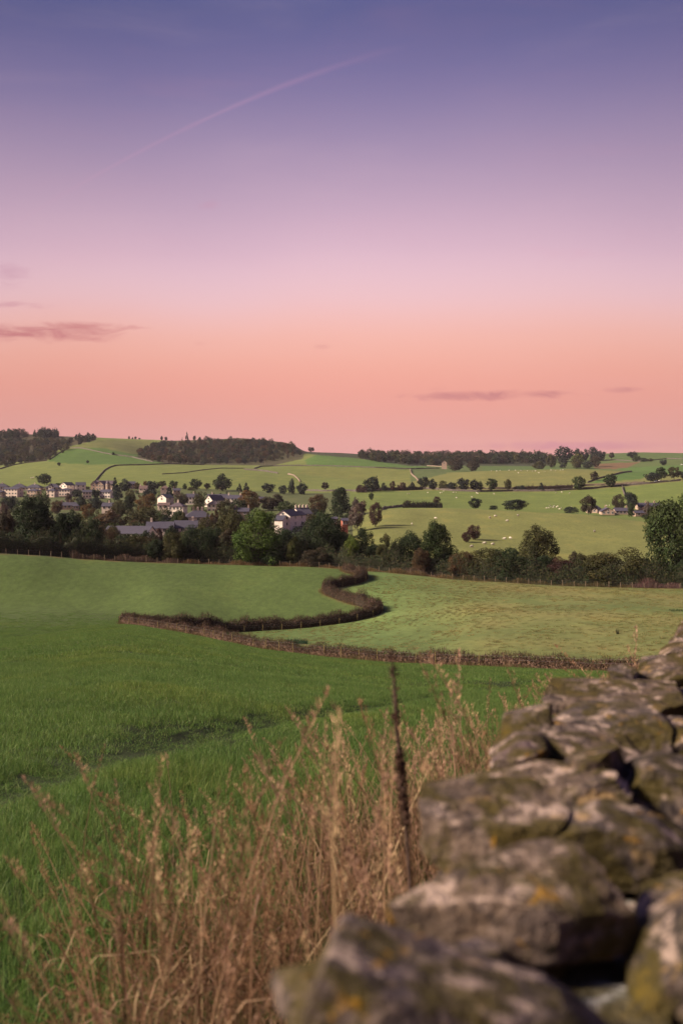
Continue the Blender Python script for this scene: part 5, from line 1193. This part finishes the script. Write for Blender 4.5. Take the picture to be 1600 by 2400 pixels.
for face in (0, 1):                                               # two faces of coursed stones
    for crs in range(6):
        zc = .30 + crs * .225; yv = .1 + g_.random() * .2 - 1.0
        while yv < (5.2 if face == 0 else 8.6):
            ln = g_.uniform(.34, .56); ym = yv + ln * .46; bat = .015 * crs
            off = (.07 - bat) if face == 0 else (.40 + bat)
            p = Vector((wleft(ym), ym, wtop(ym) - zc)) + nrm * off
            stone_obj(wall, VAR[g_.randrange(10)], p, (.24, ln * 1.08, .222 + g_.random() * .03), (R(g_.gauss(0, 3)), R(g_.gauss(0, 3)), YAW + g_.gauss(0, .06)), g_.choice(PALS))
            yv += ln * .92
cv, cf = [], []
for k, yv in enumerate(np.arange(-1.2, 9.1, .3)):                 # rubble filling between the faces
    for off, dz in ((.12, -1.9), (.09, -.13), (.38, -.12), (.37, -1.9)):
        p = Vector((wleft(yv), yv, wtop(yv) + dz)) + nrm * off; cv.append(tuple(p))
n_ = len(cv) // 4
for k in range(n_ - 1):
    for q in range(3): cf.append((k*4+q, k*4+q+1, k*4+4+q+1, k*4+4+q))
cf += [(3, 2, 1, 0), tuple((n_ - 1) * 4 + q for q in range(4))]
ob('rubble_fill', mesh_np('rubble_fill', cv, cf, M_STONE), wall)

# ------------------------------------------------------------------ grass
def blades(n, rad, h, wd, lean, cols, seed, segs=3, dens_center=False):
    g = np.random.default_rng(seed); a = g.uniform(0, 6.28, n); r = rad * np.sqrt(g.random(n)); B = np.stack([np.cos(a) * r, np.sin(a) * r, 0 * a], 1)
    la = g.uniform(0, 6.28, n); ll = np.abs(g.normal(0, lean, n)); H = h * g.uniform(.55, 1.15, n); D = np.stack([np.cos(la), np.sin(la), 0 * la], 1)
    fa = g.uniform(0, 3.14, n); S = np.stack([np.cos(fa), np.sin(fa), 0 * fa], 1) * (wd * g.uniform(.7, 1.3, n))[:, None]
    V = []; ts = np.linspace(0, 1, segs + 1)
    for t in ts:
        c = B + D * (ll * H * t ** 2)[:, None] + np.stack([0 * H, 0 * H, H * (t - .25 * np.minimum(1, ll) * t ** 3)], 1); wv = S * (1 - t) ** .7 * .5 if t < 1 else S * .03
        V += [c - wv, c + wv]
    k = 2 * (segs + 1); V = np.stack(V, 1).reshape(-1, 3); b0 = np.arange(n) * k
    f = np.vstack([np.stack([b0 + 2*s, b0 + 2*s + 1, b0 + 2*s + 3, b0 + 2*s + 2], 1) for s in range(segs)])
    C = np.array(cols)[g.integers(0, len(cols), n)] * g.uniform(.7, 1.3, n)[:, None]
    return V, f, np.repeat(C, k, 0)
def src_collection(name, meshes):
    c = bpy.data.collections.new(name)
    for i, me in enumerate(meshes): c.objects.link(bpy.data.objects.new(me.name, me))
    return c
def scatter(name, label, cat, P, rot, scl, coll, seed=0):
    """one 'stuff' object: sprays of a plant set at points P"""
    me = bpy.data.meshes.new(name); me.vertices.add(len(P)); me.vertices.foreach_set('co', np.asarray(P, np.float32).ravel())
    a = me.attributes.new('rot', 'FLOAT_VECTOR', 'POINT'); a.data.foreach_set('vector', np.asarray(rot, np.float32).ravel())
    a = me.attributes.new('scl', 'FLOAT_VECTOR', 'POINT'); a.data.foreach_set('vector', np.asarray(scl, np.float32).ravel())
    o = ob(name, me, label=label, cat=cat, kind='stuff')
    ng = bpy.data.node_groups.new(name, 'GeometryNodeTree'); ng.interface.new_socket('Geometry', in_out='INPUT', socket_type='NodeSocketGeometry'); ng.interface.new_socket('Geometry', in_out='OUTPUT', socket_type='NodeSocketGeometry')
    N = ng.nodes; gi, go = N.new('NodeGroupInput'), N.new('NodeGroupOutput'); ip = N.new('GeometryNodeInstanceOnPoints'); ci = N.new('GeometryNodeCollectionInfo')
    ci.inputs['Collection'].default_value = coll; ci.inputs['Separate Children'].default_value = True; ci.inputs['Reset Children'].default_value = True
    ip.inputs['Pick Instance'].default_value = True
    rv = N.new('FunctionNodeRandomValue'); rv.data_type = 'INT'; rv.inputs['Min'].default_value = 0; rv.inputs['Max'].default_value = 50; rv.inputs['Seed'].default_value = seed
    # integer sockets of Random Value
    for s in rv.inputs:
        if s.type == 'INT' and s.name == 'Min': s.default_value = 0
        if s.type == 'INT' and s.name == 'Max': s.default_value = 50
    ra = N.new('GeometryNodeInputNamedAttribute'); ra.data_type = 'FLOAT_VECTOR'; ra.inputs[0].default_value = 'rot'
    sa = N.new('GeometryNodeInputNamedAttribute'); sa.data_type = 'FLOAT_VECTOR'; sa.inputs[0].default_value = 'scl'
    er = N.new('FunctionNodeEulerToRotation')
    Lk = ng.links.new; Lk(gi.outputs[0], ip.inputs['Points']); Lk(ci.outputs[0], ip.inputs['Instance']); Lk([s for s in rv.outputs if s.type == 'INT'][0], ip.inputs['Instance Index'])
    Lk(ra.outputs[0], er.inputs[0]); Lk(er.outputs[0], ip.inputs['Rotation']); Lk(sa.outputs[0], ip.inputs['Scale']); Lk(ip.outputs[0], go.inputs[0])
    md = o.modifiers.new('scatter', 'NODES'); md.node_group = ng
    return o
GC = [(.080, .148, .030), (.104, .172, .040), (.058, .118, .030), (.140, .178, .056)]
g = np.random.default_rng(99)
def wall_dist(x, y): return (np.interp(y, [-1.5, 1.036, 1.93, 3.06, 4.7, 9.0, 60.0], [-1.15, -.06, .174, .616, 1.49, 3.4, 25.0]) - x) * math.cos(YAW)
def track_k(x, y):
    k = np.zeros_like(x)
    for off in TRACKS: k = np.maximum(k, np.exp(-(track_d(x, y, off) / .6) ** 2))
    return k
def field_pts(y0, y1, dens, marg):
    n = int(dens * (y1 - y0) * (y0 + y1) / 2 * .78 * 1.1 + dens * (y1 - y0) * 2 * marg); y = np.sqrt(g.uniform(y0 ** 2, y1 ** 2, n)); x = g.uniform(-1, 1, n) * (y * .375 + marg)
    wd_ = wall_dist(x, y); m = ((wd_ > .12) | (wd_ < -.66)) & ~inpoly(x, y, RFIELD); x, y = x[m], y[m]; m = g.random(len(x)) < np.clip((172 - y) / 55, 0, 1); x, y = x[m], y[m]
    h1d = np.interp(x, H1[:, 0], H1[:, 1]); m = (x < H1[0, 0]) | (y < h1d - 1.0)
    return x[m], y[m]
def crop(name, label, y0, y1, dens, marg, nb_, rad, h, wd, lean, nvar, seed, segs=3):
    x, y = field_pts(y0, y1, dens, marg); z = terr(x, y); k = track_k(x, y); v = 1 + .22 * fbm(x, y, 1.8, 2.0) + .15 * fbm(x, y, 7.0, 4.0)
    hs = np.clip(v * (1 - (.6 + .18 * (y < 16)) * k), .2, 1.6) * g.uniform(.8, 1.2, len(x))
    keep = g.random(len(x)) > (.15 + .12 * (y < 16)) * k; x, y, z, hs = x[keep], y[keep], z[keep], hs[keep]
    ms = [mesh_np('grass_tuft', *blades(nb_, rad, h, wd, lean, GC, seed + i, segs)[:2], M_GRASS, blades(nb_, rad, h, wd, lean, GC, seed + i, segs)[2]) for i in range(nvar)]
    rot = np.stack([g.normal(0, .06, len(x)), g.normal(0, .06, len(x)), g.uniform(0, 6.28, len(x))], 1); s = g.uniform(.85, 1.2, len(x))
    scatter(name, label, 'grass', np.stack([x, y, z - .01], 1), rot, np.stack([s, s, hs], 1), src_collection(name, ms), seed)
crop('field_grass', 'lush green grass of the crop field close to the wall', 1.5, 13, 75, 2.0, 40, .12, .17, .0048, .6, 8, 500)
crop('field_grass', 'even green grass of the crop field in the middle distance', 13, 38, 26, 2.5, 110, .26, .115, .0055, .6, 8, 540, 2)
crop('field_grass', 'green grass of the crop field running to the brown hedge', 38, 170, 3.2, 5, 260, .65, .09, .011, .6, 8, 580, 2)
# coarse tussocks of the grazed field beyond the brown hedge
n = 30000; yy = g.uniform(84, 205, n); xx = g.uniform(-40, 85, n); m = inpoly(xx, yy, RFIELD); xx, yy = xx[m], yy[m]
pk = np.clip(.5 + .7 * fbm(xx, yy, 8.0, 5.0), .05, 1); m = g.random(len(xx)) < pk; xx, yy = xx[m], yy[m]
TC = [(.12, .145, .045), (.20, .165, .06), (.08, .115, .036), (.26, .19, .085)]
ms = [mesh_np('tussock', *blades(50, .32, .13, .022, 1.3, TC, 620 + i, 2)[:2], M_GRASS, blades(50, .32, .13, .022, 1.3, TC, 620 + i, 2)[2]) for i in range(6)]
scatter('pasture_tussocks', 'coarse tussocky grass of the grazed field beyond the brown hedge', 'grass', np.stack([xx, yy, terr(xx, yy) - .02], 1), np.stack([0 * xx, 0 * xx, g.uniform(0, 6.28, len(xx))], 1), np.stack([g.uniform(.7, 1.9, len(xx))] * 2 + [g.uniform(.6, 1.4, len(xx))], 1), src_collection('tussocks', ms), 7)

# ------------------------------------------------------------------ tall dry grass beside the wall
g = np.random.default_rng(1234)
STR = [(.42, .265, .16), (.27, .15, .085), (.50, .35, .20), (.20, .125, .07), (.38, .23, .16)]
def stem_np(seed, h=.95, head=.17, lean=.25, rich=1.0):
    """one flowering grass stem: culm, two withered leaves, feathery panicle"""
    g = np.random.default_rng(seed); V, f, C = [], [], []; c0 = np.array(STR[seed % 5]); dr = g.normal(0, 1, 2); dr /= np.linalg.norm(dr)
    def spine(t): return np.array([dr[0] * lean * h * t ** 2.2, dr[1] * lean * h * t ** 2.2, h * (t - .10 * lean * t ** 3)])
    def ribbon(pts, wds, col):
        k = len(V); sd = g.normal(0, 1, 3); sd[2] = 0; sd /= np.linalg.norm(sd)
        for p, w_ in zip(pts, wds): V.append(p - sd * w_); V.append(p + sd * w_); C.append(col); C.append(col)
        for i in range(len(pts) - 1): f.append((k + 2*i, k + 2*i + 1, k + 2*i + 3, k + 2*i + 2))
    ts = np.linspace(0, 1, 7); P = [spine(t) for t in ts]; ribbon(P, [.0022] * 5 + [.0016, .0008], c0); ribbon(P, [.0022] * 5 + [.0016, .0008], c0 * .9)
    for k in range(3):
        t0 = g.uniform(.08, .5); p0 = spine(t0); a = g.uniform(0, 6.28); L = g.uniform(.16, .36); d = np.array([math.cos(a), math.sin(a), 0])
        ribbon([p0, p0 + d * L * .35 + np.array([0, 0, L * .35]), p0 + d * L * .75 + np.array([0, 0, L * .30]), p0 + d * L], [.002, .0032, .0024, .0004], c0 * g.uniform(.6, .95))
    n = int(62 * rich); hd = head * g.uniform(.8, 1.2)
    for k in range(n):
        u = g.random(); t = 1 - hd * (1 - u) / h; p = spine(t); wmax = .010 * math.sin(math.pi * (.12 + .85 * u)) + .003; a = g.uniform(0, 6.28)
        L = g.uniform(.009, .020); d = np.array([math.cos(a) * .5, math.sin(a) * .5, 1.0]); q = p + np.array([math.cos(a), math.sin(a), .3]) * wmax * g.uniform(.1, 1); sd = np.cross(d, g.normal(0, 1, 3)); sd /= np.linalg.norm(sd); k0 = len(V)
        V += [q - sd * .0012, q + d * L * .5 - sd * .0017, q + d * L, q + d * L * .5 + sd * .0017]; f.append((k0, k0 + 1, k0 + 2, k0 + 3)); C += [c0 * g.uniform(.85, 1.45)] * 4
    return mesh_np('dry_stem', np.array(V), np.array(f), M_DRY, np.array(C))
stems = [stem_np(700 + i, g.uniform(.95, 1.25), g.uniform(.12, .2), g.uniform(.10, .42)) for i in range(20)]
CS = src_collection('dry_stems', stems)
def along(n, y0, y1, fn):
    y = g.uniform(y0, y1, n * 6); d = g.uniform(.02, 5.2, n * 6); x = np.interp(y, [-1.5, 1.036, 1.93, 3.06, 4.7, 9.0, 60.0], [-1.15, -.06, .174, .616, 1.49, 3.4, 25.0]) - d / math.cos(YAW)
    cl = .38 + 1.15 * fbm(x, y, .5, 6.0); p = fn(y, d) * np.clip(cl, .06, 1); m = g.random(len(y)) < p
    return x[m][:n], y[m][:n], d[m][:n]
def band(y, d):
    wmax = np.interp(y, [1.5, 2.5, 3.5, 5, 7, 10, 24], [.8, 1.15, 1.8, 2.7, 3.2, 3.5, 4.4]); return np.clip(1.2 - (d / wmax) ** 1.6 * 1.2, 0, 1)
x, y, d = along(1300, 2.0, 9.0, band); x2, y2, d2 = along(1000, 9.0, 26.0, lambda y, d: band(y, d) * .6)
x, y, d = np.r_[x, x2], np.r_[y, y2], np.r_[d, d2]; nn = len(x)
sc_ = g.uniform(.6, 1.08, nn) * np.clip(1.48 - .2 * d, .75, 1.48)
scatter('tall_dry_grass', 'tall russet dry grass with feathery seed heads beside the wall', 'dry grass', np.stack([x, y, terr(x, y) - .02], 1), np.stack([g.normal(-.03, .12, nn), g.normal(-.14, .13, nn), g.uniform(0, 6.28, nn)], 1), np.stack([sc_] * 3, 1), CS, 3)
n = 300; yd = g.uniform(2.7, 5.2, n); xd = np.interp(yd, [2.7, 5.2], [-.42, -.55]) + g.normal(0, .34, n); sd_ = g.uniform(.65, 1.0, n)
scatter('drooping_dry_grass', 'darker russet clump of drooping dry grass leaning left, away from the wall', 'dry grass', np.stack([xd, yd, terr(xd, yd) - .02], 1), np.stack([g.normal(.0, .18, n), g.normal(-.42, .16, n), g.uniform(0, 6.28, n)], 1), np.stack([sd_] * 3, 1), src_collection('drooping', [stem_np(801 + 5 * i, g.uniform(.9, 1.2), g.uniform(.16, .26), g.uniform(.4, .8), 1.5) for i in range(10)]), 5)
DG = [(.12, .075, .03), (.09, .07, .024), (.055, .075, .02), (.15, .085, .042), (.045, .07, .018)]
tf = [mesh_np('withered_tuft', *blades(46, .14, .46, .006, .75, DG, 760 + i, 4)[:2], M_DRY, blades(46, .14, .46, .006, .75, DG, 760 + i, 4)[2]) for i in range(8)]
x, y, d = along(560, 1.8, 9.5, band); x2, y2, d2 = along(500, 9.5, 26, lambda y, d: band(y, d) * .6); x, y = np.r_[x, x2], np.r_[y, y2]; nn = len(x); s = g.uniform(.6, 1.3, nn)
scatter('withered_grass', 'withered olive and straw leaf tufts below the tall dry grass', 'dry grass', np.stack([x, y, terr(x, y) - .02], 1), np.stack([g.normal(0, .1, nn), g.normal(-.1, .1, nn), g.uniform(0, 6.28, nn)], 1), np.stack([s, s, s], 1), src_collection('withered', tf), 9)

# dark dead dock stalk standing above the grass
def dock():
    Y = 2.75; pts = [(915, 1522), (922, 1580), (926, 1640), (928, 1700), (938, 1790), (945, 1880), (953, 1960), (960, 2060)]
    P = [((p - CX) / F * Y, Y, -(q - HY) / F * Y) for p, q in pts][::-1]; zg = tz(P[0][0], Y); P = [(P[0][0] + .02, Y, zg - .05)] + P
    e = empty('dock_stalk', (P[0][0], Y, zg), label='dead dark brown dock stalk standing tall above the dry grass', cat='weed'); off = Vector((P[0][0], Y, zg))
    mb = MB(); mb.tube([Vector(p) - off for p in P], [.0055] * (len(P) - 2) + [.0035, .002], 7); ob('stalk', mb.mesh('stalk', mat_noise('dead_stalk', (.035, .020, .016), (.075, .045, .035), 60.0)), e)
    gg = np.random.default_rng(8); Q, s = resample(np.array(P)[2:, [0, 2, 1]], .0012); n = 2800; i = gg.integers(0, len(Q), n); top = Q[:, 1].max(); t = (top - Q[i, 1])
    cl = np.clip(.45 + .75 * np.sin(t * 33) * np.sin(t * 13 + 1), 0.05, 1) * np.where(t < .17, .12, 1) * np.where(t < .03, 2, 1); m = gg.random(n) < cl; i = i[m]; n = len(i)
    a = gg.uniform(0, 6.28, n); r = gg.random(n) ** .7 * .011 + .003
    PP = np.stack([Q[i, 0] + np.cos(a) * r, Q[i, 2] + np.sin(a) * r, Q[i, 1]], 1) - np.array(off); V, f = leaf_quads(PP, unit(n, gg), .0055, gg)
    C = np.array([(.085, .045, .032), (.12, .065, .045), (.05, .028, .022)])[gg.integers(0, 3, n)]
    ob('seed_clusters', mesh_np('seed_clusters', V, f, M_VCOL, np.repeat(C, 4, 0)), e)
dock()
# dark clump of nettles and a thistle in the grazed field
def clump(name, label, px, py, wd, h, n, cols, seed):
    x, Yd, z = hit(px, py)[0]; V, f, C = blades(n, wd / 2, h, .05, .6, cols, seed, 3); e = empty(name, (x, Yd, z), label=label, cat='weeds'); ob('leaves', mesh_np('leaves', V, f, M_GRASS, C), e)
clump('nettle_patch', 'dark bluish clump of nettles in the grazed field behind the brown hedge', 692, 1510, 3.4, .75, 700, [(.02, .055, .03), (.03, .07, .035)], 61)
clump('thistle', 'single dark thistle standing in the grazed field at the right', 1446, 1487, .3, .8, 30, [(.05, .055, .03), (.04, .04, .025)], 62)
clump('dock_plants', 'small dark weeds by the far right of the grazed field', 1585, 1432, 2.2, .35, 120, [(.03, .055, .02), (.04, .06, .025)], 63)

# ------------------------------------------------------------------ evening haze over the valley
def haze():
    mb = MB(); mb.box((0, 1355, 22), (3560, 2830, 190))
    m = bpy.data.materials.new('haze'); m.use_nodes = True; t = m.node_tree; t.nodes.clear()
    v = t.nodes.new('ShaderNodeVolumePrincipled'); v.inputs['Color'].default_value = (.86, .80, .92, 1); v.inputs['Density'].default_value = 0.00003
    o = t.nodes.new('ShaderNodeOutputMaterial'); t.links.new(v.outputs[0], o.inputs['Volume'])
    ob('haze', mb.mesh('haze', m), label='thin lilac evening haze over the valley', cat='haze', kind='stuff')
haze()
